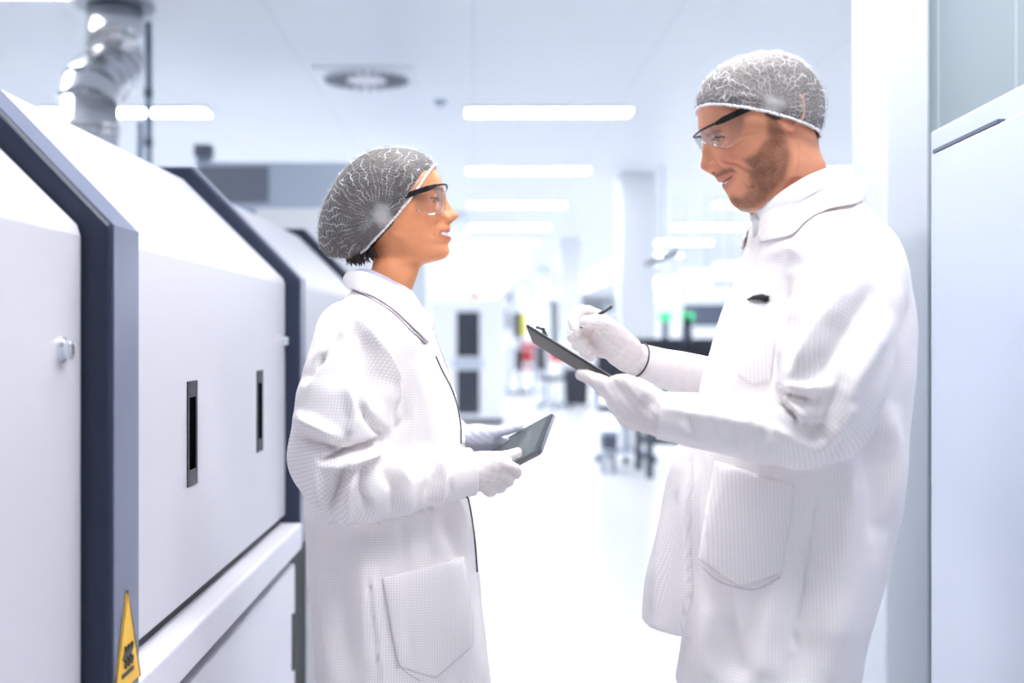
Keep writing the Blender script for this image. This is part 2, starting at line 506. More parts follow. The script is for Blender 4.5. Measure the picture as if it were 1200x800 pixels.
MB().lathe((0, 0, 0), [(.10, -.012), (.10, -.022), (.03, -.028)], 32).build('hub', M['white'], t, world=False)

# ---- small ceiling detector
t = empty('smoke_detector', (-.27, 9.0, CEIL), 'small round detector on the ceiling left of the aisle lamps', 'detector')
MB().lathe((0, 0, 0), [(.055, 0), (.055, -.018), (.03, -.04)], 20).build('housing', M['unit'], t, smooth=False, world=False)
MB().lathe((0, 0, -.04), [(.012, 0), (.012, -.006)], 10).build('indicator', M['dark'], t, world=False)

# ---- silver exhaust duct with a segmented double elbow
dx = -2.06
t = empty('exhaust_duct', (dx, 6.37, CEIL), 'silver ventilation duct with segmented elbows dropping from the ceiling to the machine', 'duct')
R = .158
pa = [(dx, 6.37, 3.2), (dx, 6.37, 2.86)]
MB().lathe((dx, 6.37, 0), [(R, 3.2), (R, 2.89)], 40).build('upper_pipe', M['duct'], t, smooth=True)
MB().lathe((dx, 6.37, 0), [(R+.012, 3.185), (.225, 3.185), (.225, 3.2)], 40).build('flange', M['flange'], t)
# gores: polyline centre line from upper pipe down to the lower pipe, in straight segments
cl = [Vector((dx, 6.37, 2.89)), Vector((dx-.004, 6.34, 2.82)), Vector((dx-.012, 6.25, 2.745)), Vector((dx-.02, 6.13, 2.70)),
      Vector((dx-.024, 6.04, 2.64)), Vector((dx-.026, 6.0, 2.555))]
for i in range(len(cl)-1):
    MB().tube([cl[i], cl[i+1]+(cl[i+1]-cl[i])*.12], R-.002*(i % 2), 40, False).build('elbow_gore', M['duct'], t, smooth=True)
for i in range(len(cl)):
    d = ((cl[min(i+1, len(cl)-1)]-cl[max(i-1, 0)])).normalized()
    MB().tube([cl[i]-d*.008, cl[i]+d*.008], R+.006, 40, False).build('seam_ring', M['duct'], t, smooth=True)
lx, ly = cl[-1].x, cl[-1].y
MB().lathe((lx, ly, 0), [(R, 2.57), (R, 1.74)], 40).build('lower_pipe', M['duct'], t, smooth=True)
for z in (2.43, 2.39, 2.1):
    MB().lathe((lx, ly, 0), [(R, z-.012), (R+.008, z-.008), (R+.008, z+.008), (R, z+.012)], 40).build('clamp_ring', M['duct'], t, smooth=True)

for i, (px, r) in enumerate(((164, .018), (174, .022))):
    x = (px-CX)/FPX*6.75
    t = empty('conduit', (x, 6.75, 1.7), ('thin' if i == 0 else 'thicker')+' blue grey vertical conduit beside the silver duct', 'conduit', 'conduits beside the duct')
    MB().tube([(x, 6.75, 0), (x, 6.75, CEIL if i else 2.6)], r, 12).build('pipe', M['conduit'], t, smooth=True)
    for z in (2.45, 2.75) if i else (2.3,):
        MB().tube([(x, 6.75, z), (x, 6.75, z+.05)], r+.005, 12).build('clip', M['darkblue'], t, smooth=True)
t = empty('wall_post', (-1.75, 7.2, 0), 'short blue grey post standing behind the grille unit', 'post')
MB().box(-1.80, -1.72, 7.2, 7.28, 0, 2.54).build('shaft', M['conduit'], t, .004)
MB().box(-1.815, -1.705, 7.19, 7.29, 2.46, 2.54).build('cap', M['darkblue'], t, .004)

# ---- right hand cupboard, standing a little askew in front of the partition
def cupboard():
    d = Vector((.067, 1.0, 0)).normalized()       # along the front face
    far = Vector((1.03, 2.5, 0))
    n = Vector((d.y, -d.x, 0))                    # into the cupboard (to the right)
    ang = -math.atan2(.067, 1.0)
    t = empty('storage_cupboard', far, 'tall blue white storage cupboard at the right edge of the picture', 'cupboard', rz=ang)
    H = 1.764
    # local: +y away along face, +x into the cupboard
    MB().box(.0, .24, -1.9, 0, .06, H).build('body', M['cupboard_frame'], t, .004, world=False)
    MB().box(.03, .24, -1.88, -.02, 0, .06).build('plinth', M['unit'], t, world=False)
    for y0, y1 in ((-.95, -.055), (-1.86, -.965)):
        dr = MB().box(-.016, .001, y0, y1, .09, H-.058).build('door', M['cupboard'], t, .004, world=False)
        MB().box(-.0165, -.002, y1-.36, y1-.006, H-.0575, H-.050).build('finger_groove', M['darkblue'], dr, world=False)
        hz = 1.0
        MB().box(-.03, -.015, y0+.03, y0+.045, .95, 1.1).build('handle', M['chrome'], dr, .003, world=False)
cupboard()
# ================================================================ the long white oven line on the left
ov = empty('oven_line', (0, 0, 0), 'long white industrial oven with sloped hood and slate frames at the left', 'machine', rz=-math.atan(25/1300))
def oprof(xf, zf, xr, zr, z0, back=-2.0):
    return [(xf, z0), (xf, zf), (xr, zr), (back, zr), (back, z0)]
# three hood panels
for y0, y1 in ((-.9, 1.600), (1.738, 3.165), (3.270, 5.03)):
    d = MB().prism_y([(-.60, .79), (-.60, 1.452), (-.605, 1.468), (-.893, 1.752), (-.905, 1.758), (-2.0, 1.758), (-2.0, .79)], y0, y1).build('hood_panel', M['oven'], ov, .006, world=False, seg=3)
    if y0 > 1 and y0 < 2:
        for yc in (2.185, 2.816):
            h = MB()
            h.box(-.603, -.5975, yc-.036, yc-.024, 1.010, 1.217).box(-.603, -.5975, yc+.024, yc+.036, 1.010, 1.217)
            h.box(-.603, -.5975, yc-.024, yc+.024, 1.010, 1.042).box(-.603, -.5975, yc-.024, yc+.024, 1.185, 1.217)
            hh = h.build('recessed_handle', M['gunmetal'], d, .0015, world=False)
            MB().box(-.6012, -.599, yc-.024, yc+.024, 1.042, 1.185).build('handle_slot', M['void'], hh, world=False)
    if y0 < 3:
        yl, zl = (1.523, 1.288) if y0 < 0 else (3.128, 1.290)
        lk = MB().lathe((-.60, yl, zl), [(.017, 0), (.017, .004), (.013, .008), (.013, .014), (.010, .017)], 28, 'x').build('lock', M['chrome'], d, smooth=False, world=False)
        MB().box(-.5835, -.5822, yl-.0015, yl+.0015, zl-.008, zl+.008).build('key_slot', M['black'], lk, world=False)
# slate frames arching over the hood
for i, (y0, y1) in enumerate(((1.605, 1.733), (3.170, 3.265), (5.05, 5.15))):
    xf = -.56
    outer = [(xf, .70), (xf, 1.468), (-.872, 1.789), (-2.0, 1.789), (-2.0, .70)]
    fr = MB().prism_y(outer, y0, y1).build('frame', M['slate'], ov, .009, world=False, seg=3)
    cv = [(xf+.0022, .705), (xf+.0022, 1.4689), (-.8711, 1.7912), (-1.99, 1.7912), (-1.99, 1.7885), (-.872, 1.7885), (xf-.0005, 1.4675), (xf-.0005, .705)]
    MB().prism_y(cv, y0+.010, y1-.006).build('frame_outer_face', M['slate_pale'], fr, world=False)  # thin paler layer along the frame's outer face
    if i == 0:
        xf += .0024
        st = MB()
        yc = (y0+y1)/2
        st.add([(xf+.0006, y0+.004, .775), (xf+.0006, y1-.004, .775), (xf+.0006, yc+.006, .918), (xf+.0006, yc-.006, .918),
                (xf+.0016, y0+.004, .775), (xf+.0016, y1-.004, .775), (xf+.0016, yc+.006, .918), (xf+.0016, yc-.006, .918)],
               [(0,3,2,1),(4,5,6,7),(0,1,5,4),(1,2,6,5),(2,3,7,6),(3,0,4,7)])
        so = st.build('warning_sticker', M['yellow'], fr, .001, world=False)
        # three wavy heat lines over a bar
        sy = MB()
        for q in (-.014, 0, .014):
            sy.tube([(xf+.002, yc+q+.006*math.sin(u*2.2), .808+u*.008) for u in range(5)], .0036, 6)
        sy.box(xf+.0014, xf+.003, yc-.026, yc+.026, .795, .801)
        sy.build('heat_symbol', M['sticker_black'], so, world=False)
        rim = MB()
        rim.tube([(xf+.0015, y0+.004, .775), (xf+.0015, yc, .921), (xf+.0015, y1-.004, .775), (xf+.0015, y0+.004, .775)], .0012, 6)
        rim.build('sticker_rim', M['sticker_black'], so, world=False)
# dark shadow gap, ledge, lower doors, plinth
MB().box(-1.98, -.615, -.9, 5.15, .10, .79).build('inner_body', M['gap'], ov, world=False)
MB().box(-1.9, -.66, -.88, 5.1, 0, .10).build('plinth', M['dark'], ov, world=False)
for y0, y1 in ((-.9, 3.19), (3.60, 5.14)):
    MB().box(-1.9, -.556, y0, y1, .690, .768).build('ledge', M['oven_low'], ov, .008, world=False, seg=3)
for y0, y1 in ((-.9, 1.70), (1.712, 3.165), (3.60, 5.14)):
    d = MB().box(-.64, -.572, y0, y1, .14, .654).build('lower_door', M['oven_low'], ov, .006, world=False)
    if y1 > 3 and y1 < 4:
        MB().box(-.5725, -.566, y1-.05, y1-.035, .36, .52).build('latch', M['gunmetal'], d, .002, world=False)
# ================================================================ things further back
def B(px, Y): return (px-CX)/FPX*Y
def Z(py, Y): return CAMZ-(py-CY)/FPX*Y

# grey unit with a perforated grille
Y = 6.9
t = empty('air_handling_unit', (-1.2, Y, 0), 'blue grey metal unit with a perforated grille behind the woman', 'machine')
MB().box(B(228, Y), B(445, Y), Y, Y+1.0, .08, Z(190, Y)).build('body', M['unit'], t, .01)
MB().box(B(234, Y), B(315, Y), Y-.012, Y+.005, Z(237, Y), Z(195, Y)).build('grille', M['grille'], t, .002)
MB().box(B(300, Y), B(440, Y), Y-.008, Y+.005, .3, Z(244, Y)).build('access_panel', M['white'], t, .004)
MB().box(B(232, Y), B(440, Y), Y+.03, Y+.97, 0, .08).build('plinth', M['dark'], t)

Y = 9.4
t = empty('tall_cabinet', (-.4, Y, 0), 'tall pale cabinet behind the woman hair net', 'cabinet')
MB().box(B(430, Y), B(500, Y), Y, Y+.8, .06, Z(187, Y)).build('body', M['column'], t, .01)
MB().box(B(434, Y), B(464, Y), Y-.012, Y, .1, Z(191, Y)).build('door', M['unit'], t, .004)
MB().box(B(466, Y), B(497, Y), Y-.012, Y, .1, Z(191, Y)).build('door', M['column'], t, .004)
MB().box(B(434, Y), B(496, Y), Y+.02, Y+.78, 0, .06).build('plinth', M['dark'], t)

struct('column', MB().box(B(486, 17.3), B(548, 17.3), 17.3, 18.0, 0, CEIL), M['column'], .01)

# white test rack with two dark windows and a signal lamp
Y = 16.0
t = empty('test_rack', (-.1, Y, 0), 'white equipment rack with two dark windows and an orange signal lamp', 'cabinet')
MB().box(B(497, Y), B(592, Y), Y, Y+1.1, .08, Z(350, Y)).build('body', M['white'], t, .015)
for a, b in ((365, 418), (433, 485)):
    wn = MB().box(B(535, Y), B(562, Y), Y-.012, Y+.01, Z(b, Y), Z(a, Y)).build('window', M['dkglass'], t, .004)
    MB().box(B(535, Y), B(562, Y), Y-.022, Y-.01, Z((a+b)/2+3, Y), Z((a+b)/2+1, Y)).build('shelf_edge', M['gunmetal'], wn)
MB().box(B(531, Y), B(566, Y), Y-.03, Y, Z(431, Y), Z(420, Y)).build('rail', M['cupboard_frame'], t, .005)
MB().box(B(566, Y), B(590, Y), Y-.01, Y, .15, Z(356, Y)).build('side_door', M['white'], t, .005)
MB().box(B(500, Y), B(590, Y), Y+.05, Y+1.05, 0, .08).build('plinth', M['dark'], t)
x = B(558, Y)
sg = MB().lathe((x, Y+.2, 0), [(.02, Z(352, Y)), (.02, Z(349, Y))], 16).build('signal_tower', M['unit'], t)
for c, a, b in (('green', 352.5, 349.5), ('orange', 349.5, 345), ('redlamp', 345, 340.5)):
    MB().lathe((x, Y+.2, 0), [(.042, Z(a, Y)), (.042, Z(b, Y))], 20).build('lamp_segment', M[c], sg, smooth=False)

# row of white machines down the left of the aisle
def machine(px0, px1, Y, top, label, grp, depth=1.2, m='white', win=True):
    t = empty('production_machine', (B((px0+px1)/2, Y), Y, 0), label, 'machine', grp)
    a, b = B(px0, Y), B(px1, Y)
    H = Z(top, Y)
    MB().box(a, b, Y, Y+depth, .1, H*.62).build('base', M[m], t, .02)
    MB().prism_y([(a+.02, H*.62), (b-.02, H*.62), (b-.06, H), (a+.06, H)], Y+.05, Y+depth).build('hood', M['column'], t, .02)
    if win: MB().box(a+.12*(b-a), b-.12*(b-a), Y+.02, Y+.06, H*.68, H*.9).build('window', M['darkblue'], t, .01)
    MB().box(a+.05, b-.05, Y+.03, Y+depth, 0, .1).build('plinth', M['unit'], t)
    x = (a+b)/2
    MB().lathe((x, Y+.6, 0), [(.03, H), (.03, H+.15), (.05, H+.15), (.05, H+.4)], 12).build('signal_tower', M['unit'], t)
    return t
for i, (a, b, Y, tp) in enumerate(((566, 600, 25.0, 352), (572, 604, 33.0, 362), (574, 602, 43.0, 368))):
    machine(a, b, Y, tp, ('nearer', 'middle', 'farthest')[i]+' white machine beyond the rack on the left of the aisle', 'machines left of the aisle')
for i, (a, b, Y, tp) in enumerate(((790, 880, 24.5, 345), (700, 730, 36.0, 368), (775, 850, 29.0, 352))):
    machine(a, b, Y, tp, ('white machine with dark window behind the man chest', 'far white machine left of the wide column',
                          'white machine in the second rank right of the wide column')[i], 'machines right of the aisle')

# green-topped signal posts
for i, (px, Y) in enumerate(((780, 17.0), (806, 17.6))):
    x = B(px, Y)
    t = empty('signal_post', (x, Y, 0), ('left' if i == 0 else 'right')+' one of two dark posts with a green lamp behind the bench', 'post', 'green signal posts')
    MB().box(x-.045, x+.045, Y, Y+.09, 0, Z(376, Y)).build('shaft', M['darkblue'], t, .01)
    MB().box(x-.09, x+.09, Y-.03, Y+.12, Z(376, Y), Z(366, Y)).build('lamp', M['green'], t, .01)
    MB().box(x-.2, x+.2, Y-.2, Y+.2, 0, .03).build('base', M['dark'], t, .005)

# hanging bench lamps on the right
for i, (px0, px1, py, Y) in enumerate(((768, 800, 334, 15.0), (800, 836, 326, 15.0), (838, 864, 318, 15.0), (772, 794, 350, 22.0), (812, 836, 344, 22.0))):
    a, b = B(px0, Y), B(px1, Y)
    z = Z(py, Y)
    t = empty('bench_lamp', ((a+b)/2, Y, z), ('low hanging bench lamp nearest the wide column', 'middle hanging bench lamp right of the wide column',
              'hanging bench lamp closest to the man chest', 'small distant bench lamp near the wide column', 'small distant bench lamp near the man')[i], 'lamp', 'hanging bench lamps')
    MB().box(a, b, Y, Y+.35, z-.0, z+.11).build('housing', M['white'], t, .01)
    MB().box(a+.01, b-.01, Y-.012, Y+.34, z-.02, z+.09).build('diffuser', M['bench_lamp'], t, .005)
    for x in (a+.06, b-.06):
        MB().tube([(x, Y+.17, z+.1), (x, Y+.17, CEIL)], .006, 8).build('rod', M['unit'], t)

# dark tilted screen hanging right of the column
Y = 12.2
t = empty('hanging_screen', (B(780, Y), Y, 2.2), 'thin dark tilted screen hanging beside the wide column', 'screen')
a, b = P(765, 309, Y), P(798, 297, Y)
d = Vector(b-a).normalized(); up = Vector((-d.z, 0, d.x))
V = []
for yy in (Y, Y+.5):
    for q in (a, b):
        for s in (0, .05): V.append(tuple(Vector((q[0], yy, q[2]))+up*s))
MB().add(V, [(0,2,3,1),(4,5,7,6),(0,4,6,2),(1,3,7,5),(0,1,5,4),(2,6,7,3)]).build('panel', M['darkblue'], t, .004)
MB().tube([((a[0]+b[0])/2, Y+.25, (a[2]+b[2])/2+.05), ((a[0]+b[0])/2, Y+.25, CEIL)], .012, 8).build('rod', M['unit'], t)

# dark work bench with an upper screen, right of the clipboard
Y = 10.0
t = empty('work_bench', (B(800, Y), Y, 0), 'dark work bench with black back panel behind the man hands', 'bench')
a, b = B(752, Y), B(880, Y)
MB().box(a, b, Y, Y+.8, .98, 1.02).build('worktop', M['dark'], t, .006)
MB().box(a, b, Y+.72, Y+.76, 1.02, Z(397, Y)).build('back_panel', M['dark'], t, .004)
MB().box(a+.05, b-.05, Y+.1, Y+.5, .30, .36).build('foot_shelf', M['dark'], t, .006)
for x in (a+.08, b-.1):
    for yy in (Y+.03, Y+.72):
        MB().box(x-.03, x+.03, yy, yy+.05, 0, .98).build('leg', M['darkblue'], t, .004)
x = B(812, Y)
t = empty('microscope', (x, Y+.25, 1.02), 'dark bench microscope standing on the work bench', 'microscope')
MB().box(x-.09, x+.09, Y+.15, Y+.4, 1.0215, 1.05).build('base', M['black'], t, .008)
MB().box(x-.02, x+.03, Y+.34, Y+.4, 1.05, 1.42).build('column', M['dark'], t, .006)
MB().tube([(x, Y+.27, 1.22), (x, Y+.27, 1.36)], .05, 16).build('head', M['darkblue'], t, smooth=True)
MB().tube([(x-.0, Y+.25, 1.36), (x-.03, Y+.12, 1.46)], .028, 12).build('eyepiece', M['black'], t, smooth=True)

def office_chair(x, y, label, rz=0, m='dark', grp='office chairs', seat=.5):
    t = empty('office_chair', (x, y, 0), label, 'chair', grp, rz)
    c = MB()
    c.box(-.23, .23, -.22, .22, seat, seat+.07)
    c.build('seat', M[m], t, .03, world=False, seg=3)
    MB().box(-.2, .2, .2, .25, seat+.18, seat+.62).build('backrest', M[m], t, .03, world=False, seg=3)
    MB().tube([(0, .1, seat), (0, .27, seat+.05), (0, .25, seat+.3)], .018, 8).build('back_bar', M['darkblue'], t, world=False, smooth=True)
    MB().tube([(0, 0, .1), (0, 0, seat)], .028, 12).build('column', M['unit'], t, world=False, smooth=True)
    for k in range(5):
        a = 2*math.pi*k/5+.3
        e = (.3*math.cos(a), .3*math.sin(a))
        lg = MB().tube([(0, 0, .12), (e[0], e[1], .075)], [.024, .016], 8).build('leg', M['unit'], t, world=False, smooth=True)
        MB().lathe((e[0]-.012, e[1], .036), [(.036, 0), (.036, .024)], 14, 'x').build('caster', M['dark'], lg, world=False)
    return t
office_chair(B(734, 11.4), 11.4, 'grey swivel chair on casters beside the work bench under the man glove', .5)
office_chair(B(650, 19), 19.4, 'black swivel chair left of the dark bin under the clipboard', 1.9)
office_chair(B(627, 24), 24.6, 'red backed swivel chair far down the aisle', 2.6, 'red')

Y = 10.4
t = empty('parts_crate', (B(714, Y), Y, .0), 'small grey crate on a stand left of the swivel chair', 'crate')
a, b = B(707, Y), B(724, Y)
MB().box(a, b, Y, Y+.3, Z(527, Y), Z(508, Y)).build('bin', M['darkblue'], t, .008)
MB().box(a-.01, b+.01, Y-.01, Y+.31, Z(510, Y), Z(507, Y)).build('rim', M['unit'], t, .003)
for x in (a+.02, b-.02): MB().box(x-.01, x+.01, Y+.02, Y+.28, 0, Z(527, Y)).build('leg', M['unit'], t)

Y = 19.6
t = empty('waste_bin', (B(676, Y), Y, 0), 'dark waste bin with rim standing under the clipboard', 'bin')
a, b = B(662, Y), B(691, Y)
V = [(a+.03, Y+.03, .05), (b-.03, Y+.03, .05), (b-.03, Y+.42, .05), (a+.03, Y+.42, .05), (a, Y, .66), (b, Y, .66), (b, Y+.45, .66), (a, Y+.45, .66)]
MB().add(V, [(0,3,2,1),(4,5,6,7),(0,1,5,4),(1,2,6,5),(2,3,7,6),(3,0,4,7)]).build('body', M['dark'], t, .01)
MB().box(a-.02, b+.02, Y-.02, Y+.47, .64, .70).build('lid', M['darkblue'], t, .01)
for x in (a+.06, b-.06): MB().lathe((x, Y+.1, .03), [(.03, 0), (.03, .02)], 12, 'x').build('caster', M['black'], t)

Y = 19.0
t = empty('side_table', (B(668, Y), Y+.9, 0), 'pale table behind the dark bin with a red box on it', 'table')
MB().box(B(640, Y), B(712, Y), Y+.9, Y+1.6, .78, .82).build('tabletop', M['white'], t, .006)
for x in (B(644, Y), B(708, Y)): MB().box(x-.03, x+.03, Y+.95, Y+1.5, 0, .78).build('leg', M['unit'], t)
x = B(653, Y+1.2)
MB2 = MB().box(x-.13, x+.13, Y+1.1, Y+1.3, .82, 1.06)
o = MB2.build('storage_box', M['red'], None, .01, base=(x, Y+1.2, .82)); tag(o, 'small red box standing on the pale table behind the bin', 'box')

Y = 24.0
x = B(609, Y)
t = empty('status_panel', (x, Y, 0), 'dark and yellow panel on a stand far down the aisle', 'sign')
MB().box(x-.13, x+.03, Y, Y+.08, 1.22, 1.78).build('panel', M['dark'], t, .01)
MB().box(x+.03, x+.14, Y, Y+.08, 1.26, 1.76).build('yellow_panel', M['lime'], t, .01)
MB().box(x-.03, x+.03, Y+.02, Y+.06, 0, 1.24).build('post', M['darkblue'], t)
MB().box(x-.2, x+.2, Y-.15, Y+.2, 0, .04).build('base', M['darkblue'], t)
x = B(606, 23)
t = empty('side_desk', (x, 23.0, 0), 'narrow grey desk with dark drawer block below the yellow panel', 'desk')
MB().box(B(596, 23), B(628, 23), 23.0, 23.6, .98, 1.02).build('desktop', M['unit'], t, .005)
MB().box(B(604, 23), B(613, 23), 23.05, 23.5, .55, .98).build('drawer_block', M['dark'], t, .008)
for q in (597.5, 626.5): MB().box(B(q, 23)-.02, B(q, 23)+.02, 23.05, 23.5, 0, .98).build('leg', M['unit'], t)
# ================================================================ modelling tools for the people
def surface_nets(f, org, h):
    """quads on the zero level of a sampled distance field"""
    nx, ny, nz = f.shape
    ins = f < 0
    cnt = np.zeros((nx-1, ny-1, nz-1), np.int8)
    for i in (0, 1):
        for j in (0, 1):
            for k in (0, 1):
                cnt += ins[i:nx-1+i, j:ny-1+j, k:nz-1+k]
    act = np.argwhere((cnt > 0) & (cnt < 8))
    ids = np.full(cnt.shape, -1, np.int64)
    ids[act[:, 0], act[:, 1], act[:, 2]] = np.arange(len(act))
    acc = np.zeros((len(act), 3)); n = np.zeros(len(act))
    cs = [(i, j, k) for i in (0, 1) for j in (0, 1) for k in (0, 1)]
    for c in cs:
        for ax in range(3):
            if c[ax]: continue
            d = list(c); d[ax] = 1
            fa = f[act[:, 0]+c[0], act[:, 1]+c[1], act[:, 2]+c[2]]
            fb = f[act[:, 0]+d[0], act[:, 1]+d[1], act[:, 2]+d[2]]
            m = (fa < 0) != (fb < 0)
            t = np.where(m, fa/np.where(m, fa-fb, 1), 0)
            p = np.tile(np.array(c, float), (len(act), 1)); p[:, ax] += t
            acc += p*m[:, None]; n += m
    V = (act+acc/n[:, None])*h+np.array(org)
    F = []
    for ax in range(3):
        b, c = (ax+1) % 3, (ax+2) % 3
        lo = [slice(None)]*3; hi = [slice(None)]*3
        lo[ax] = slice(0, -1); hi[ax] = slice(1, None)
        A, Bq = ins[tuple(lo)], ins[tuple(hi)]
        e = np.argwhere(A != Bq)
        ok = (e[:, b] > 0) & (e[:, c] > 0) & (e[:, b] < f.shape[b]-1) & (e[:, c] < f.shape[c]-1)
        e = e[ok]
        sgn = A[e[:, 0], e[:, 1], e[:, 2]]
        q = []
        for ob, oc in ((-1, -1), (0, -1), (0, 0), (-1, 0)):
            g = e.copy(); g[:, b] += ob; g[:, c] += oc
            q.append(ids[g[:, 0], g[:, 1], g[:, 2]])
        q = np.stack(q, 1)
        q[~sgn] = q[~sgn][:, ::-1]
        F.append(q)
    F = np.concatenate(F)
    F = F[(F >= 0).all(1)]
    return V, F

def grid(lo, hi, h):
    ax = [np.arange(lo[i], hi[i]+h, h, dtype=np.float32) for i in range(3)]
    return np.meshgrid(*ax, indexing='ij', sparse=True), (len(ax[0]), len(ax[1]), len(ax[2]))

def catmull(pts, n):
    pts = np.asarray(pts, float)
    m = len(pts)
    t = np.linspace(0, m-1, n)
    i = np.minimum(t.astype(int), m-2); u = (t-i)[:, None]
    g = lambda k: pts[np.clip(k, 0, m-1)]
    p0, p1, p2, p3 = g(i-1), g(i), g(i+1), g(i+2)
    return .5*(2*p1+(p2-p0)*u+(2*p0-5*p1+4*p2-p3)*u*u+(3*p1-p0-3*p2+p3)*u**3)

def smin(a, b, k):
    h = np.maximum(k-np.abs(a-b), 0)/k
    return np.minimum(a, b)-h*h*k*.25

def chain_sdf(G, pts, n=10, full=False):
    """tapered tube through (x,y,z,r) points; also length along it and the direction angle around it"""
    c = catmull(pts, n).astype(np.float32) if n else np.asarray(pts, np.float32)
    X, Y, Z = G
    best = None
    L = 0.0
    for a, b in zip(c[:-1], c[1:]):
        d = b[:3]-a[:3]; dd = float(d@d)+1e-12; ln = dd**.5
        px, py, pz = X-a[0], Y-a[1], Z-a[2]
        t = np.clip((px*d[0]+py*d[1]+pz*d[2])/dd, 0, 1)
        qx, qy, qz = px-t*d[0], py-t*d[1], pz-t*d[2]
        s = np.sqrt(qx*qx+qy*qy+qz*qz)-(a[3]+t*(b[3]-a[3]))
        if best is None:
            best = s
            if full: al = L+t*ln
        else:
            if full: al = np.where(s < best, L+t*ln, al)
            best = np.minimum(best, s)
        L += ln
    return (best, al) if full else best

def chain_params(V, pts, n=16):
    """for mesh points: smooth length along the tube and angle around it"""
    c = catmull(pts, n)
    W = np.zeros(len(V)); al = np.zeros(len(V)); qa = np.zeros(len(V)); qb = np.zeros(len(V))
    ds = []; L = 0
    for a, b in zip(c[:-1], c[1:]):
        d = b[:3]-a[:3]; ln = np.linalg.norm(d)+1e-9; dn = d/ln
        p = V-a[:3]
        t = p@dn
        tc = np.clip(t, 0, ln)
        r = np.linalg.norm(p-np.outer(tc, dn), axis=1)
        ref = np.array((0, -1.0, 0)); ref = ref-dn*(ref@dn); ref /= np.linalg.norm(ref)+1e-9
        bi = np.cross(dn, ref)
        q = p-np.outer(t, dn)
        ds.append((r, L+t, q@ref, q@bi)); L += ln
    rm = np.min([x[0] for x in ds], 0)
    for r, l, x, y in ds:
        w = np.exp(-((r**2-rm**2)/.0035))
        W += w; al += w*l; qa += w*x; qb += w*y
    return al/W, np.arctan2(qb/W, qa/W)

def slices_sdf(G, tab, yc, power=2.3):
    """torso-like body: rows of (z, x_front, x_back, half_y, y_shift); returns signed distance estimate"""
    X, Y, Z = G
    tab = np.array(sorted(tab, key=lambda r: r[0]), float)
    z = tab[:, 0]
    zsh = np.shape(Z); zz = np.ravel(Z)
    zf = np.linspace(z[0], z[-1], 160)
    cols = []
    for k in (1, 2, 3, 4):
        v = np.interp(zf, z, tab[:, k])
        ker = np.exp(-np.linspace(-2, 2, 13)**2); ker /= ker.sum()
        vp = np.concatenate([2*v[0]-v[6:0:-1], v, 2*v[-1]-v[-2:-8:-1]])
        v = np.convolve(vp, ker, 'valid')
        cols.append(np.interp(zz, zf, v).astype(np.float32).reshape(zsh))
    xf, xb, hy, ys = cols
    cx = (xf+xb)/2; rx = np.abs(xf-xb)/2
    dx = np.abs(X-cx)/rx; dy = np.abs(Y-yc-ys)/hy
    rho = (dx**power+dy**power)**(1/power)
    d = (rho-1)*np.minimum(rx, hy)
    top = Z-z[-1]; bot = z[0]-Z
    return np.maximum(np.maximum(d, top), bot)

def vnormals(V, F):
    F = np.asarray(F)
    a, b, c, d = V[F[:, 0]], V[F[:, 1]], V[F[:, 2]], V[F[:, 3]]
    n = np.cross(c-a, d-b)
    N = np.zeros_like(V)
    for k in range(4): np.add.at(N, F[:, k], n)
    return N/(np.linalg.norm(N, axis=1, keepdims=True)+1e-12)

def relax(V, F, it=2, lam=.5):
    F = np.asarray(F)
    for _ in range(it):
        A = np.zeros_like(V); c = np.zeros(len(V))
        for k in range(4):
            a, b = F[:, k], F[:, (k+1) % 4]
            np.add.at(A, a, V[b]); np.add.at(A, b, V[a]); np.add.at(c, a, 1); np.add.at(c, b, 1)
        V = V+lam*(A/np.maximum(c, 1)[:, None]-V)
    return V

def proj(V):
    return np.stack([CX+V[:, 0]*FPX/V[:, 1], CY-(V[:, 2]-CAMZ)*FPX/V[:, 1]], 1)

def seg_dist(p, a, b):
    a = np.array(a, float); b = np.array(b, float); d = b-a
    t = np.clip(((p-a)@d)/(d@d+1e-9), 0, 1)
    q = p-a-t[:, None]*d
    return np.linalg.norm(q, axis=1), t

def fold(V, N, strokes, side):
    """ridges (amp > 0) and creases (amp < 0) along short strokes on the camera-side cloth"""
    p = proj(V)
    disp = np.zeros(len(V))
    near = np.clip((-N[:, 1]+.15)*2.2, 0, 1)*side
    for pts, wd, amp in strokes:
        best = np.zeros(len(V))
        n = len(pts)-1
        for i, (a, b) in enumerate(zip(pts[:-1], pts[1:])):
            d, t = seg_dist(p, a, b)
            s = (i+t)/n
            ends = np.clip(np.minimum(s+.12, 1.12-s)/.3, 0, 1)
            best = np.maximum(best, np.exp(-(d/wd)**2)*ends)
        disp += best*amp
    return V+N*(disp*near)[:, None]

def set_uv(o, name, UV, wrap=None):
    """per-vertex UV onto loops; wrap = period of u to mend across a seam"""
    me = o.data
    n = len(me.loops)
    vi = np.zeros(n, np.int64); me.loops.foreach_get('vertex_index', vi)
    uv = UV[vi].copy()
    if wrap:
        ls = np.zeros(len(me.polygons), np.int64); lt = np.zeros(len(me.polygons), np.int64)
        me.polygons.foreach_get('loop_start', ls); me.polygons.foreach_get('loop_total', lt)
        pid = np.repeat(np.arange(len(ls)), lt)
        mx = np.full(len(ls), -1e9); np.maximum.at(mx, pid, uv[:, 0])
        W = wrap[vi] if isinstance(wrap, np.ndarray) else wrap
        fix = (mx[pid]-uv[:, 0]) > .5*W
        uv[:, 0] += fix*W
    l = me.uv_layers.new(name=name)
    l.data.foreach_set('uv', uv.astype(np.float32).ravel())

def submesh(V, F, keep):
    F = F[keep]
    used, inv = np.unique(F, return_inverse=True)
    return V[used], inv.reshape(F.shape), used

def bvh_of(V, F):
    return BVHTree.FromPolygons([Vector(v) for v in V], [tuple(int(i) for i in f) for f in F])

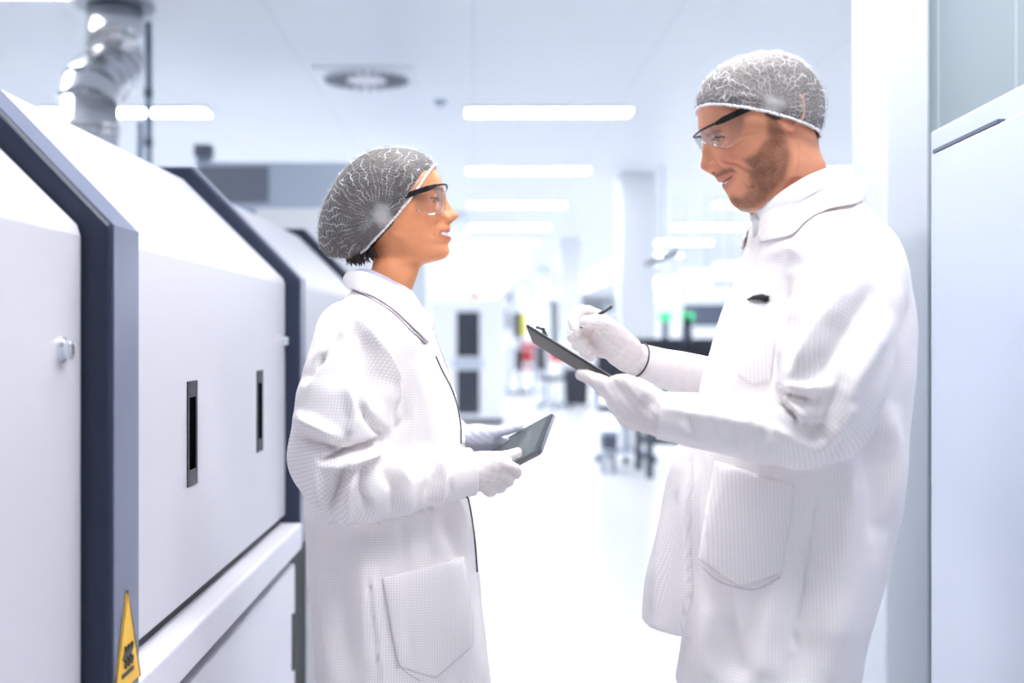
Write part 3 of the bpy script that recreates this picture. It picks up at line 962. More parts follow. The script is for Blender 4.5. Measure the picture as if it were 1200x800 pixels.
CAMP = Vector((0, 0, CAMZ))
def hit(bvh, px, py):
    d = (Vector(P(px, py, 1.0))-CAMP).normalized()
    r = bvh.ray_cast(CAMP, d)
    if r[0] is None: return None, None
    n = r[1]
    if n.dot(d) > 0: n = -n
    return r[0], n

def patch(name, bvh, left, right, m, parent, nu=18, nv=22, off=.0035, uvname='fabric', rim=.0012, bottom=None):
    """a sewn-on piece: laid over the cloth between a left and a right edge given as (px,py) polylines"""
    Lc = catmull(left, nv) if len(left) > 2 else np.linspace(left[0], left[1], nv)
    Rc = catmull(right, nv) if len(right) > 2 else np.linspace(right[0], right[1], nv)
    V, Fc, UV = [], [], []
    last = (Vector((0, 2, 1)), Vector((0, -1, 0)))
    for j in range(nv):
        for i in range(nu):
            u = i/(nu-1); q = Lc[j]*(1-u)+Rc[j]*u
            if bottom is not None and True:
                q = q+np.array((0, bottom*(1-abs(2*u-1))*(j/(nv-1))**2))
            p, n = hit(bvh, *q)
            if p is None: p, n = last
            last = (p, n)
            e = min(i, nu-1-i, j, nv-1-j)
            o_ = rim if e == 0 else (off*.8 if e == 1 else off)
            V.append(p+n*o_); UV.append((p.x, p.z))
    for j in range(nv-1):
        for i in range(nu-1):
            a = j*nu+i
            Fc.append((a, a+nu, a+nu+1, a+1))
    V = np.array(V); Fc = np.array(Fc)
    # smooth out bumps from the ray hits, keep the rim
    g = V.reshape(nv, nu, 3)
    for _ in range(2): g[1:-1, 1:-1] = .5*g[1:-1, 1:-1]+.125*(g[:-2, 1:-1]+g[2:, 1:-1]+g[1:-1, :-2]+g[1:-1, 2:])
    o = link_mesh(name, g.reshape(-1, 3), Fc, m, parent)
    set_uv(o, uvname, np.array(UV))
    sd = o.modifiers.new('thickness', 'SOLIDIFY'); sd.thickness = .0015; sd.offset = -1
    return o

def surf_line(name, bvh, pts, m, parent, r=.0012, off=.0008, n=40):
    c = catmull(pts, n)
    out = []
    for q in c:
        p, nn = hit(bvh, *q)
        if p is not None: out.append(p+nn*off)
    return MB().tube(out, r, 6).build(name, m, parent, smooth=True)

def ring_loft(Fp, Bp, W, Yc, nrow, nseg, pf=1.0, pb=1.0, dense=.0, bow=None):
    """closed rings; ring i spans from front point F to back point B (photo px in the mid plane), half width W metres"""
    A = np.concatenate([np.asarray(Fp, float), np.asarray(Bp, float), np.asarray(W, float)[:, None],
                        (np.asarray(pf, float) if np.ndim(pf) else np.full(len(Fp), pf))[:, None],
                        (np.asarray(pb, float) if np.ndim(pb) else np.full(len(Fp), pb))[:, None],
                        (np.asarray(bow, float) if bow is not None else np.zeros(len(Fp)))[:, None]], 1)
    R = catmull(A, nrow)
    s = Yc/FPX
    u = np.arange(nseg)/nseg*2*math.pi
    phi = u-dense*np.sin(u)
    V = np.zeros((nrow, nseg, 3)); fw = np.zeros((nrow, 3))
    for i, r in enumerate(R):
        F_ = np.array(((r[0]-CX)*s, CAMZ-(r[1]-CY)*s)); B_ = np.array(((r[2]-CX)*s, CAMZ-(r[3]-CY)*s))
        t = (1-np.cos(phi))/2
        c, sn = np.cos(phi), np.sin(phi)
        p = np.where(c > 0, r[5], r[6]); p = r[5]*(1+c)/2+r[6]*(1-c)/2
        lat = max(r[4], 0)*np.sign(sn)*np.abs(sn)**p
        d = B_-F_
        L = np.linalg.norm(d)+1e-9
        perp = np.array((-d[1], d[0]))/L
        V[i, :, 0] = F_[0]+d[0]*t+perp[0]*r[7]*np.abs(sn)**2
        V[i, :, 2] = F_[1]+d[1]*t+perp[1]*r[7]*np.abs(sn)**2
        V[i, :, 1] = Yc+lat*-1.0
        fw[i] = (-d[0]/L, 0, -d[1]/L) if L > 1e-6 else (0, 0, 0)
    rp = np.linspace(0, len(Fp)-1, nrow)
    return V, fw, phi, rp

def ring_faces(nrow, nseg, cap0=True, cap1=True):
    i, k = np.meshgrid(np.arange(nrow-1), np.arange(nseg), indexing='ij')
    a = i*nseg+k; b = i*nseg+(k+1) % nseg
    F = np.stack([a, a+nseg, b+nseg, b], -1).reshape(-1, 4)
    return F

def orient(o):
    bm = bmesh.new(); bm.from_mesh(o.data)
    bmesh.ops.recalc_face_normals(bm, faces=bm.faces[:]); bm.to_mesh(o.data); bm.free()

def tab(r, keys, vals, sm=0):
    v = np.interp(r, keys, vals)
    return v

def g2(x): return np.exp(-x*x)
def sstep(a, b, x):
    t = np.clip((x-a)/(b-a), 0, 1); return t*t*(3-2*t)
# ================================================================ heads
def build_head(cfg):
    """face, skull and neck as one surface; returns V, F, tint (per vertex), stubble"""
    rows = cfg['rows']
    Fp = [r[0] for r in rows]; Bp = [r[1] for r in rows]; W = [r[2] for r in rows]
    pf = [r[3] if len(r) > 3 else 1.0 for r in rows]
    nrow, nseg = 300, 240
    V, fw, phi, rp = ring_loft(Fp, Bp, W, cfg['Y'], nrow, nseg, pf, 1.0, dense=.45)
    Yc = cfg['Y']; s = Yc/FPX
    lat = V[:, :, 1]-Yc                                 # + is away from the camera
    al = np.abs(lat)
    front = sstep(-.1, .35, np.cos(phi))[None, :]
    f3 = fw[:, None, :]
    def smooth_rows(v):
        k = np.exp(-np.linspace(-2, 2, 9)**2); k /= k.sum()
        return np.convolve(np.pad(v, 4, mode='edge'), k, 'valid')
    K = np.array([n[0] for n in cfg['nose']]); 
    nz = smooth_rows(np.interp(rp, K, [n[1] for n in cfg['nose']], left=0, right=0))*s
    ns = smooth_rows(np.interp(rp, K, [n[2] for n in cfg['nose']]))
    V += f3*(nz[:, None]*np.exp(-(al/ns[:, None])**2.4)*front)[:, :, None]
    K = np.array([n[0] for n in cfg['mid']])
    mz = smooth_rows(np.interp(rp, K, [n[1] for n in cfg['mid']], left=0, right=0))*s
    ms = smooth_rows(np.interp(rp, K, [n[2] for n in cfg['mid']]))
    V += f3*(mz[:, None]*np.exp(-(al/ms[:, None])**2.6)*front)[:, :, None]
    # photo position of every vertex in the mid plane
    def pxy():
        return CX+V[:, :, 0]/s, CY-(V[:, :, 2]-CAMZ)/s
    sg = cfg['face']                                    # +1 faces right, -1 faces left
    side = np.sign(lat)
    # nostril wings, cheeks, jaw edge
    R2 = rp[:, None]
    q = cfg['alar']
    V += f3*((.0058*g2((al-q[1])/.0058)-.0026*g2((al-q[1]-.0110)/.0032)*cfg.get('crease', 1))*g2((R2-q[0])/q[2])*front)[:, :, None]
    V[:, :, 1] += side*.0030*g2((al-q[1]-.002)/.007)*g2((R2-q[0])/q[2])*front
    V += f3*(-.0030*g2((al-.008)/.004)*g2((R2-q[0]-q[3])/(q[2]*.55))*front)[:, :, None]       # nostril
    c = cfg['cheek']
    V += f3*(c[3]*g2((al-c[1])/.020)*g2((R2-c[0])/c[2])*front)[:, :, None]
    V[:, :, 1] += side*.004*g2((al-.055)/.02)*g2((R2-c[0]+.4)/(c[2]))*front
    # nostril wings stand out sideways from the nose
    px, py = pxy()
    wx, wy, wrx, wry, wl, wb = cfg['wing']
    e2 = ((px-wx)/wrx)**2+((py-wy)/wry)**2
    tl = wl+wb*np.sqrt(np.maximum(1-e2, 0))
    mk = (e2 < 1)*(al > .0035)*(front > .3)
    na = np.maximum(al, tl*mk)
    V[:, :, 1] = Yc+side*na
    al = np.abs(V[:, :, 1]-Yc)
    hole = g2(((px-cfg['hole'][0])/1.8))*g2((py-cfg['hole'][1])/1.3)*sstep(.002, .004, al)*sstep(.013, .010, al)*front
    # jaw line: wider above it
    px, py = pxy()
    jl = np.array(cfg['jaw'], float)
    pp = np.stack([px.ravel(), py.ravel()], 1)
    dm = np.full(len(pp), 1e9); sgn = np.zeros(len(pp))
    for a, b in zip(jl[:-1], jl[1:]):
        d, t = seg_dist(pp, a, b)
        cr = ((b-a)[0]*(pp-a)[:, 1]-(b-a)[1]*(pp-a)[:, 0])
        m = d < dm; dm[m] = d[m]; sgn[m] = np.sign(cr)[m]
    dj = (dm*sgn*cfg['jaw_sign']).reshape(px.shape)     # + above the jaw line
    under = sstep(3, -8.0, dj)*sstep(cfg['jaw_rows'][0], cfg['jaw_rows'][0]+1.0, R2)
    reach = sstep(34, 14, np.abs(dj))
    V[:, :, 1] -= lat*.10*under*reach
    V[:, :, 1] += lat*.035*g2((dj-5)/7)*sstep(cfg['jaw_rows'][0], cfg['jaw_rows'][0]+1.5, R2)
    # eye sockets and lids
    ex, ey, er, el = cfg['eye']                         # px x, px y, radius m, lateral m
    px, py = pxy()
    dl = (al-el); dz = (py-ey)*s
    rr = np.sqrt((dl/.020)**2+(dz/.0125)**2)
    V += f3*(-cfg['socket']*np.exp(-rr**2*1.1)*front)[:, :, None]
    px, py = pxy(); dz = -(py-ey)*s
    cxw = (ex-CX)*s
    R = er+.0012
    inside = R*R-dl*dl-dz*dz
    xs = cxw+sg*np.sqrt(np.maximum(inside, 0))
    lidmask = (inside > 0)*front
    # almond opening
    hw = .0135
    a_ = np.clip(1-(dl/hw)**2, 0, 1)
    up, lo = cfg['open'][0]*a_-.0004, -cfg['open'][1]*a_-.0010
    om = sstep(-.0006, .0006, np.minimum(up-dz, dz-lo))*sstep(hw, hw*.85, np.abs(dl))
    cur = V[:, :, 0]
    prot = np.where(lidmask > .3, (xs-cur)*sg, -1)
    add = np.maximum(prot, 0)
    add = np.clip(add, 0, .010)*sstep(0, .00003, inside)
    add = (add*(1-om)-.0045*om)*(front > .5)
    V[:, :, 0] += sg*add
    lid_crease = g2((dz-(up+.004))/.0012)*(np.abs(dl) < hw*1.1)*front
    V += f3*(-.0012*lid_crease)[:, :, None]
    lash = ((dz > up-.0008) & (dz < up+.0016) & (np.abs(dl) < hw*1.08))*(front > .5)
    # brow ridge
    bx = cfg['brow']
    V += f3*(.002*g2((al-.028)/.02)*g2((R2-bx[0])/.6)*front)[:, :, None]
    # mouth
    mo = cfg['mouth']
    px, py = pxy()
    # measured along the mouth's own line (tilted head): d = offset along the face's down axis
    dx_, dy_ = cfg['down']
    along = ((px-mo['c'][0])*dx_+(py-mo['c'][1])*dy_)
    yn = np.clip(al/mo['w'], 0, 1.4)
    top = mo['top']*(1-yn**2)+mo['lift']*yn**2
    bot = mo['bot']*(1-yn**2)+mo['lift']*yn**2
    gap = (along > top) & (along < bot) & (al < mo['w']) & (front > .6)
    edge = np.minimum(along-top, bot-along)
    gapm = sstep(-.4, 1.0, edge)*sstep(mo['w']*1.02, mo['w']*.9, al)*(front > .6)
    V += f3*(-.0075*gapm)[:, :, None]
    lip_u = g2((along-(top-mo['lu']*.5))/(mo['lu']*.6))*(al < mo['w']*1.05)*(front > .6)*(1-.5*yn)
    lip_l = g2((along-(bot+mo['ll']*.5))/(mo['ll']*.6))*(al < mo['w']*1.05)*(front > .6)*(1-.5*yn)
    V += f3*(.0012*lip_u+.0018*lip_l)[:, :, None]
    # smile fold from the nose wing round the mouth corner
    px, py = pxy()
    pl = np.stack([px.ravel(), py.ravel()], 1)
    dmin = np.full(len(pl), 1e9)
    sm = [np.array(q_, float) for q_ in cfg['smile']]
    for a, b in zip(sm[:-1], sm[1:]):
        d, t = seg_dist(pl, a, b); dmin = np.minimum(dmin, d)
    dmin = dmin.reshape(px.shape)
    sf = g2(dmin/2.2)*(front > .3)*sstep(.014, .02, al)
    V += f3*(-cfg['fold']*.6*sf)[:, :, None]
    V[:, :, 1] -= side*cfg['fold']*.8*sf
    for cr_, wd_, dp_ in cfg.get('creases', ()):
        px, py = pxy(); pl = np.stack([px.ravel(), py.ravel()], 1); dmin = np.full(len(pl), 1e9)
        cr_ = [np.array(q_, float) for q_ in cr_]
        for a, b in zip(cr_[:-1], cr_[1:]):
            d, t = seg_dist(pl, a, b); dmin = np.minimum(dmin, d)
        V[:, :, 1] -= side*dp_*g2(dmin.reshape(px.shape)/wd_)*(al > .012)
    # ---- colours that belong to the face itself
    tint = np.zeros(px.shape+(4,)); tint[...] = cfg['skin']
    def mixc(col, wgt):
        wgt = np.clip(wgt, 0, 1)[..., None]
        tint[...] = tint*(1-wgt)+np.array(col)*wgt
    mixc(cfg['blush'], .55*g2((al-.042)/.02)*g2((R2-c[0])/(c[2]*1.2))*front)
    mixc(cfg['blush'], .5*g2(al/.018)*g2((R2-q[0]+.3)/(q[2]*1.3))*front)
    mixc(cfg['lip'], np.clip(lip_u*1.4, 0, 1)*cfg['lipk']); mixc(cfg['lip'], np.clip(lip_l*1.4, 0, 1)*cfg['lipk'])
    mixc(srgb(96, 40, 38), gapm)
    hl = np.array(cfg['hairline'], float)
    mixc(cfg['haircol'], sstep(1.5, -1.5, py-np.interp(px, hl[:, 0], hl[:, 1])))
    mixc(srgb(40, 28, 26), lash*.9)
    by = bx[1]
    arch = by+2.0*((al-.030)/.022)**2*1.0
    mixc(cfg['browcol'], .85*g2((py-arch-(px-bx[2])*bx[3])/2.2)*sstep(.012, .016, al)*sstep(.052, .044, al)*(front > .5))
    mixc(srgb(84, 38, 32), hole*.95)
    stub = np.zeros(px.shape)
    if 'beard' in cfg:
        poly = np.array(cfg['beard'], float)
        n = len(poly); pts = np.stack([px.ravel(), py.ravel()], 1)
        ins = np.zeros(len(pts), bool); dm = np.full(len(pts), 1e9)
        for i in range(n):
            a, b = poly[i], poly[(i+1) % n]
            cond = ((a[1] > pts[:, 1]) != (b[1] > pts[:, 1]))
            xi = (b[0]-a[0])*(pts[:, 1]-a[1])/((b[1]-a[1]) if abs(b[1]-a[1]) > 1e-9 else 1e-9)+a[0]
            ins ^= cond & (pts[:, 0] < xi)
            d, t = seg_dist(pts, a, b); dm = np.minimum(dm, d)
        sd = np.where(ins, dm, -dm).reshape(px.shape)
        stub = sstep(-3, 6, sd)*(1-np.clip((lip_u+lip_l)*1.3, 0, 1))*(~gap)
        stub *= .88
        mus = cfg['mustache']
        mus = [np.array(q_, float) for q_ in mus]
        d = np.min([seg_dist(pts, a, b)[0] for a, b in zip(mus[:-1], mus[1:])], 0)
        stub = np.maximum(stub, 1.0*g2(d/3.9).reshape(px.shape)*(al < .042)*(front > .3)*(1-np.clip(lip_u*1.3, 0, 1))*(~gap))
    F = ring_faces(nrow, nseg)
    return V.reshape(-1, 3), F, tint.reshape(-1, 4), stub.ravel()

def ear_mesh(c, sg, up, h=.031, w=.018):
    """outer ear: a dished disc with a rolled rim and a lobe, on the side of the head"""
    n, m = 26, 9
    V = []; F = []
    upv = np.array((up[0], 0, up[1])); fw = np.array((up[1]*sg, 0, -up[0]*sg)); out = np.array((0, -1.0, 0))
    for j in range(m):
        t = j/(m-1)
        for k in range(n):
            a = 2*math.pi*k/n
            e = h*(1.0 if math.sin(a) > 0 else .92)
            ww = w*(1.0 if math.sin(a) > -.3 else .72)
            r = min(1, t*1.15)
            prof = [.001, .000, -.001, .000, .004, .007, .007, .004, -.008][j]
            rr = [.02, .2, .4, .6, .78, .92, 1.02, 1.05, .93][j]
            p = np.array(c)+fw*(math.cos(a)*ww*rr)+upv*(math.sin(a)*e*rr)+out*(prof-math.cos(a)*.006*sg*0-fw[0]*0)
            p = p+out*(-.5*math.cos(a)*.003)*rr
            V.append(p)
    for j in range(m-1):
        for k in range(n):
            F.append((j*n+k, j*n+(k+1) % n, (j+1)*n+(k+1) % n, (j+1)*n+k))
    return np.array(V), np.array(F)

def cap_mesh(rows, Y, shrink=0.0, crinkle=0.0, gather=None, seed=1, freq=1.0, nrow=90, nseg=150):
    Fp = [r[0] for r in rows]; Bp = [r[1] for r in rows]; W = [max(r[2]-shrink, .0005) for r in rows]
    bow = [r[3] if len(r) > 3 else 0 for r in rows]
    V, fw, phi, rp = ring_loft(Fp, Bp, W, Y, nrow, nseg, .78, .85, 0, bow)
    V = V.reshape(-1, 3)
    F = ring_faces(nrow, nseg)
    N = vnormals(V, F)
    ctr = V.mean(0)
    if np.mean(np.sum((V-ctr)*N, 1)) < 0:
        F = F[:, ::-1]; N = -N
    N = N.reshape(nrow, nseg, 3); N[-4:] = N[-5].mean(0); N = N.reshape(-1, 3); N /= np.linalg.norm(N, axis=1, keepdims=True)+1e-9
    if shrink:
        V = V-N*shrink
    s = Y/FPX
    gx, gy = (gather[0]-CX)*s, CAMZ-(gather[1]-CY)*s
    ang = np.arctan2(V[:, 2]-gy, V[:, 0]-gx); rad = np.hypot(V[:, 0]-gx, V[:, 2]-gy)
    if crinkle:
        k = np.minimum(1, rad/.05)
        w1 = np.sin(ang*26*freq+3*np.sin(rad*40+seed)+seed)
        w2 = np.sin(rad*420+2.2*np.sin(ang*7+seed))
        w3 = np.sin(V[:, 0]*55+seed)*np.sin(V[:, 2]*48+2*seed)*np.sin(V[:, 1]*52)
        V = V+N*((crinkle*(.6*w1+.28*w2)*k+crinkle*1.0*w3))[:, None]
    return V, F, np.stack([ang, rad], 1), nseg

def band_tube(V, nseg, r, m, parent, name='elastic_band', seed=0):
    ring = V[:nseg]
    c = ring.mean(0)
    mb = MB()
    pts = []
    n = 300
    for i in range(n+1):
        u = i/n*nseg; k = int(u) % nseg; f = u-int(u)
        p = ring[k]*(1-f)+ring[(k+1) % nseg]*f
        d = p-c; d = d/np.linalg.norm(d)
        pts.append(p+d*(.0012*math.sin(i*1.25+seed)+.0008*math.sin(i*.37)))
    mb.tube(pts, [r*(1+.35*math.sin(i*2.1)) for i in range(n+1)], 8, True)
    return mb.build(name, m, parent, smooth=True)
# ================================================================ clothing and hands
def fit_slices(rows, Yc, power=2.3):
    """rows of (py, front px, back px, half depth m, depth shift m) as the outline shows them -> true slices in metres"""
    s = Yc/FPX
    out = []
    t = np.linspace(0, 2*math.pi, 240, endpoint=False)
    c, sn = np.cos(t), np.sin(t)
    sx = np.sign(c)*np.abs(c)**(2/power); sy = np.sign(sn)*np.abs(sn)**(2/power)
    for py, a, b, hy, ys in rows:
        fa, fb = float(a), float(b)
        sg = 1 if a > b else -1
        for _ in range(12):
            x = ((fa+fb)/2-CX)*s+sx*abs(fa-fb)/2*s
            p = CX+x*FPX/(Yc+ys+sy*hy)
            if sg > 0: fa += a-p.max(); fb += b-p.min()
            else: fa += a-p.min(); fb += b-p.max()
        out.append((CAMZ-(py-CY)*s, (fa-CX)*s, (fb-CX)*s, hy, ys))
    return out

def build_coat(prefix, person, torsos, yc, arms, bounds, h, strokes_body, strokes_sleeve, mat_, z_sh, cloth_label):
    """torsos: slice tables, arms: list of (chain, cuff flag); cuts one smooth skin into coat body and sleeves"""
    G, shp = grid(bounds[0], bounds[1], h)
    dt = None
    for tb in torsos:
        d = slices_sdf(G, tb, yc)
        dt = d if dt is None else smin(dt, d, .006)
    f = np.broadcast_to(dt, shp).astype(np.float32)
    kz = (.008+.030*sstep(z_sh-.16, z_sh+.01, G[2])).astype(np.float32)
    for ch in arms:
        f = smin(f, chain_sdf(G, ch, 12), kz)
    V, F = surface_nets(f, bounds[0], h)
    V = relax(V, F, 3, .5)
    Pt = (V[:, 0], V[:, 1], V[:, 2])
    D = [np.min([slices_sdf(Pt, tb, yc) for tb in torsos], 0)]+[chain_sdf(Pt, ch, 12) for ch in arms]
    D = np.array(D)
    lab = D.argmin(0)
    N = vnormals(V, F)
    # seam groove where a sleeve is set in
    srt = np.sort(D, 0); gap = srt[1]-srt[0]
    V = V-N*(.0022*g2(gap/.005)*sstep(z_sh-.26, z_sh-.16, V[:, 2]))[:, None]
    # soft drape
    p = V
    n1 = np.sin(p[:, 0]*23+p[:, 2]*15+2*np.sin(p[:, 1]*9))*np.sin(p[:, 2]*21-p[:, 0]*12+1.3)
    n2 = np.sin(p[:, 0]*41-p[:, 2]*33+1.7*np.sin(p[:, 2]*13))*np.sin(p[:, 1]*37+p[:, 2]*19)
    V = V+N*(.0022*n1+.0012*n2)[:, None]
    V = fold(V, N, [(a, b, c*1.9) for a, b, c in strokes_body], (lab == 0).astype(float))
    V = fold(V, N, [(a, b*.85, c*2.6) for a, b, c in strokes_sleeve], (lab == 1).astype(float))
    # flat cuffs
    for i, ch in enumerate(arms):
        c = catmull(ch, 12)
        d = c[-1, :3]-c[-2, :3]; d /= np.linalg.norm(d)
        m = lab == i+1
        q = (V-c[-1, :3])@d
        V[m & (q > 0)] -= np.outer(q[m & (q > 0)], d)
    fl = lab[F]
    flab = np.where((fl == fl[:, :1]).all(1), fl[:, 0], np.array([np.bincount(r, minlength=3).argmax() for r in fl]))
    out = {}
    coat = None
    for k in range(len(arms)+1):
        Vk, Fk, used = submesh(V, F, flab == k)
        if len(Fk) == 0: continue
        o = link_mesh('lab_coat' if k == 0 else 'sleeve', Vk, Fk, mat_, person if k == 0 else coat)
        if k == 0:
            coat = o
            cx = Vk[:, 0].mean()
            xm = {}
            ang = np.arctan2(-(Vk[:, 0]-np.interp(Vk[:, 2], [0, 3], [cx, cx])), -(Vk[:, 1]-yc))
            per = 2*math.pi*.21
            set_uv(o, 'fabric', np.stack([ang*.21, Vk[:, 2]], 1), per)
        else:
            al, an = chain_params(Vk, arms[k-1], 16)
            R = .072
            set_uv(o, 'fabric', np.stack([an*R, al], 1), 2*math.pi*R)
        out[k] = (o, Vk, Fk)
    return coat, out, V, F

def hand_sdf(name, chains, m, parent, h=.0022, k=.006, cuff=None, label=None):
    """a gloved hand: palm and five separate fingers grown into one skin"""
    pts = np.concatenate([np.array(c, float) for c, kk in chains])
    lo = (pts[:, :3]-pts[:, 3:]).min(0)-.008; hi = (pts[:, :3]+pts[:, 3:]).max(0)+.008
    G, shp = grid(lo, hi, h)
    f = None
    for c, kk in chains:
        d = chain_sdf(G, c, 0 if len(c) <= 2 else 9)
        f = d if f is None else smin(f, d, kk)
    f = np.broadcast_to(f, shp).astype(np.float32)
    V, F = surface_nets(f, lo, h)
    V = relax(V, F, 2, .5)
    N = vnormals(V, F)
    V = V+N*(.0006*np.sin(V[:, 0]*260+V[:, 2]*170)*np.sin(V[:, 1]*230-V[:, 2]*190))[:, None]
    o = link_mesh(name, V, F, m, parent)
    if label: o['label'] = label
    return o, V, F

def J(px, py, Y, r):
    return tuple(P(px, py, Y))+(r,)

def strip(name, top, bot, m, parent, yc, bulge=.006, th=.003, n=36, rows=7, uv=True, bvh=None):
    """a turned-down collar: near half given as (px,py,Y) along top and bottom edge, mirrored to the far side"""
    T = np.array([P(*q) for q in top]); Bm = np.array([P(*q) for q in bot])
    T = catmull(T, n); Bm = catmull(Bm, n)
    V = []
    for sgn in (-1, 1):
        for i in range(n):
            j = n-1-i if sgn == -1 else i
            for r in range(rows):
                u = r/(rows-1)
                p = T[j]*(1-u)+Bm[j]*u
                d = Bm[j]-T[j]
                tn = T[min(j+1, n-1)]-T[max(j-1, 0)]
                nn = np.cross(d, tn); nn /= np.linalg.norm(nn)+1e-9
                if nn[1] > 0: nn = -nn
                p = p+nn*bulge*math.sin(math.pi*u)
                if bvh is not None:
                    q = proj(p[None, :])[0]
                    hp, hn = hit(bvh, *q)
                    if hp is not None and hp.y-.004 < p[1]: p = np.array(hp+hn*.004)
                if sgn == 1: p = np.array((p[0], 2*yc-p[1], p[2]))
                V.append(p)
    F = []
    tot = 2*n
    for i in range(tot-1):
        for r in range(rows-1):
            a = i*rows+r
            F.append((a, a+1, a+rows+1, a+rows))
    V = np.array(V)
    o = link_mesh(name, V, F, m, parent)
    orient(o)
    L = np.repeat(np.arange(tot)*.0065, rows); U = np.tile(np.arange(rows)*.009, tot)
    set_uv(o, 'fabric', np.stack([L, U], 1))
    sd = o.modifiers.new('thickness', 'SOLIDIFY'); sd.thickness = th; sd.offset = 0
    ss = o.modifiers.new('smooth', 'SUBSURF'); ss.levels = 1; ss.render_levels = 1
    return o

def eyeball(c, sg, r, person, look, lash=.0009, op=(.0042, .0030)):
    mb = MB()
    n = 20
    prof = [(r*math.sin(math.pi*i/14), -r*math.cos(math.pi*i/14)) for i in range(1, 14)]
    e = mb.lathe(c, prof, n, 'x').build('eye', M['eyew'], person, smooth=True)
    d = Vector(look).normalized()
    q = Vector((0, 0, 1)).rotation_difference(d)
    mi = MB()
    V = []
    for rr, hh in ((.0058, r*.862), (.0045, r*.945), (.002, r*1.03), (.0001, r*1.045)):
        for k in range(16):
            a = 2*math.pi*k/16
            p = Vector(c)+q@Vector((rr*math.cos(a), rr*math.sin(a), hh)); V.append(p)
    F = [(i*16+k, i*16+(k+1) % 16, (i+1)*16+(k+1) % 16, (i+1)*16+k) for i in range(3) for k in range(16)]
    mi.add(V, F).build('iris', M['iris'], e, smooth=True)
    R = r+.0020; hw = .0135
    for nm, k0, k1, rad in (('upper_lash', op[0], -.0004, lash), ('lower_lash', -op[1], -.0010, lash*.5)):
        pts = []
        for i in range(17):
            dl = -hw+2*hw*i/16
            z = k0*(1-(dl/hw)**2)+k1
            pts.append((c[0]+sg*math.sqrt(max(R*R-dl*dl*.8-z*z, 1e-8)), c[1]+dl, c[2]+z))
        MB().tube(pts, [rad*(.4+.6*math.sin(math.pi*i/16)) for i in range(17)], 6).build(nm, M['lash'], e, smooth=True)

def teeth(c, sg, w, hh, tilt, person, arc=26):
    V = []; n = 60
    up = np.array((tilt[0], 0, tilt[1]))
    for i in range(n+1):
        y = -w+2*w*i/n
        x = -(arc*y*y)+.0007*abs(math.sin(y/.0075*math.pi))
        for j in range(6):
            z = (j/5-.5)*2*hh
            V.append(np.array(c)+np.array((sg*x, y, 0))+up*z)
    F = [(i*6+j, i*6+j+1, (i+1)*6+j+1, (i+1)*6+j) for i in range(n) for j in range(5)]
    o = link_mesh('teeth', V, F, M['teeth'], person)
    sd = o.modifiers.new('thickness', 'SOLIDIFY'); sd.thickness = .003; sd.offset = -sg
    return o

def glasses(person, Y, top, bottom, W, temple, sg, bar_frac=.42):
    """wrap-around safety spectacles. top/bottom: photo px from the front middle to the rear corner"""
    g = None
    s = Y/FPX
    nt, nv = 61, 9
    T = catmull(top, 40); Bt = catmull(bottom, 40)
    V = []; tops = []
    for i in range(nt):
        th = (i/(nt-1)-.5)*math.pi
        lat = W*np.sign(math.sin(th))*abs(math.sin(th))**.8
        fr = 1-abs(math.cos(th))**.75
        a = T[min(39, int(fr*39))]; b = Bt[min(39, int(fr*39))]
        k0 = fr*39; f = k0-int(k0); i1 = min(39, int(k0)+1)
        a = a*(1-f)+T[i1]*f; b = b*(1-f)+Bt[i1]*f
        nose = .55*math.exp(-(lat/.013)**2)
        b = b*(1-nose)+a*nose
        for j in range(nv):
            v = j/(nv-1)
            q = a*(1-v)+b*v
            pinch = 1-.05*v
            V.append(((q[0]-CX)*s, Y+lat*pinch, CAMZ-(q[1]-CY)*s))
        tops.append(V[-nv])
    F = [(i*nv+j, i*nv+j+1, (i+1)*nv+j+1, (i+1)*nv+j) for i in range(nt-1) for j in range(nv-1)]
    fr = MB()
    fr.tube(tops, [.0016+.0012*abs(2*i/(nt-1)-1) for i in range(nt)], 8)
    g = fr.build('safety_glasses', M['black'], person, smooth=True)
    ln = link_mesh('lens', V, F, M['lens'], g)
    sd = ln.modifiers.new('thickness', 'SOLIDIFY'); sd.thickness = .0016
    rimb = MB()
    rimb.tube([V[i*nv+nv-1] for i in range(nt)], .0006, 6)
    rimb.build('lens_rim', M['lens'], g, smooth=True)
    for sd_ in (-1, 1):
        mb = MB()
        pts = []
        for (x, y, lt) in temple:
            pts.append(Vector(((x-CX)*s, Y+sd_*lt, CAMZ-(y-CY)*s)))
        # flat bar: rectangular section
        Vv = []; hw = .0052; tk = .0022
        for i, p in enumerate(pts):
            t = (pts[min(i+1, len(pts)-1)]-pts[max(i-1, 0)]).normalized()
            up = Vector((-t.z, 0, t.x)); up = up if up.z > 0 else -up
            up.normalize(); o_ = Vector((0, 1, 0))
            hh = hw*(.55 if i == 0 else (1.0 if i < len(pts)-1 else .7))
            for a, b in ((-1, -1), (1, -1), (1, 1), (-1, 1)): Vv.append(p+up*hh*a+o_*tk*b)
        Fv = [(i*4+k, i*4+(k+1) % 4, (i+1)*4+(k+1) % 4, (i+1)*4+k) for i in range(len(pts)-1) for k in range(4)]
        Fv += [(0, 1, 2, 3), tuple(range(len(Vv)-4, len(Vv)))[::-1]]
        mb.add(Vv, Fv).build('temple', M['black'], g, .001)
    return g

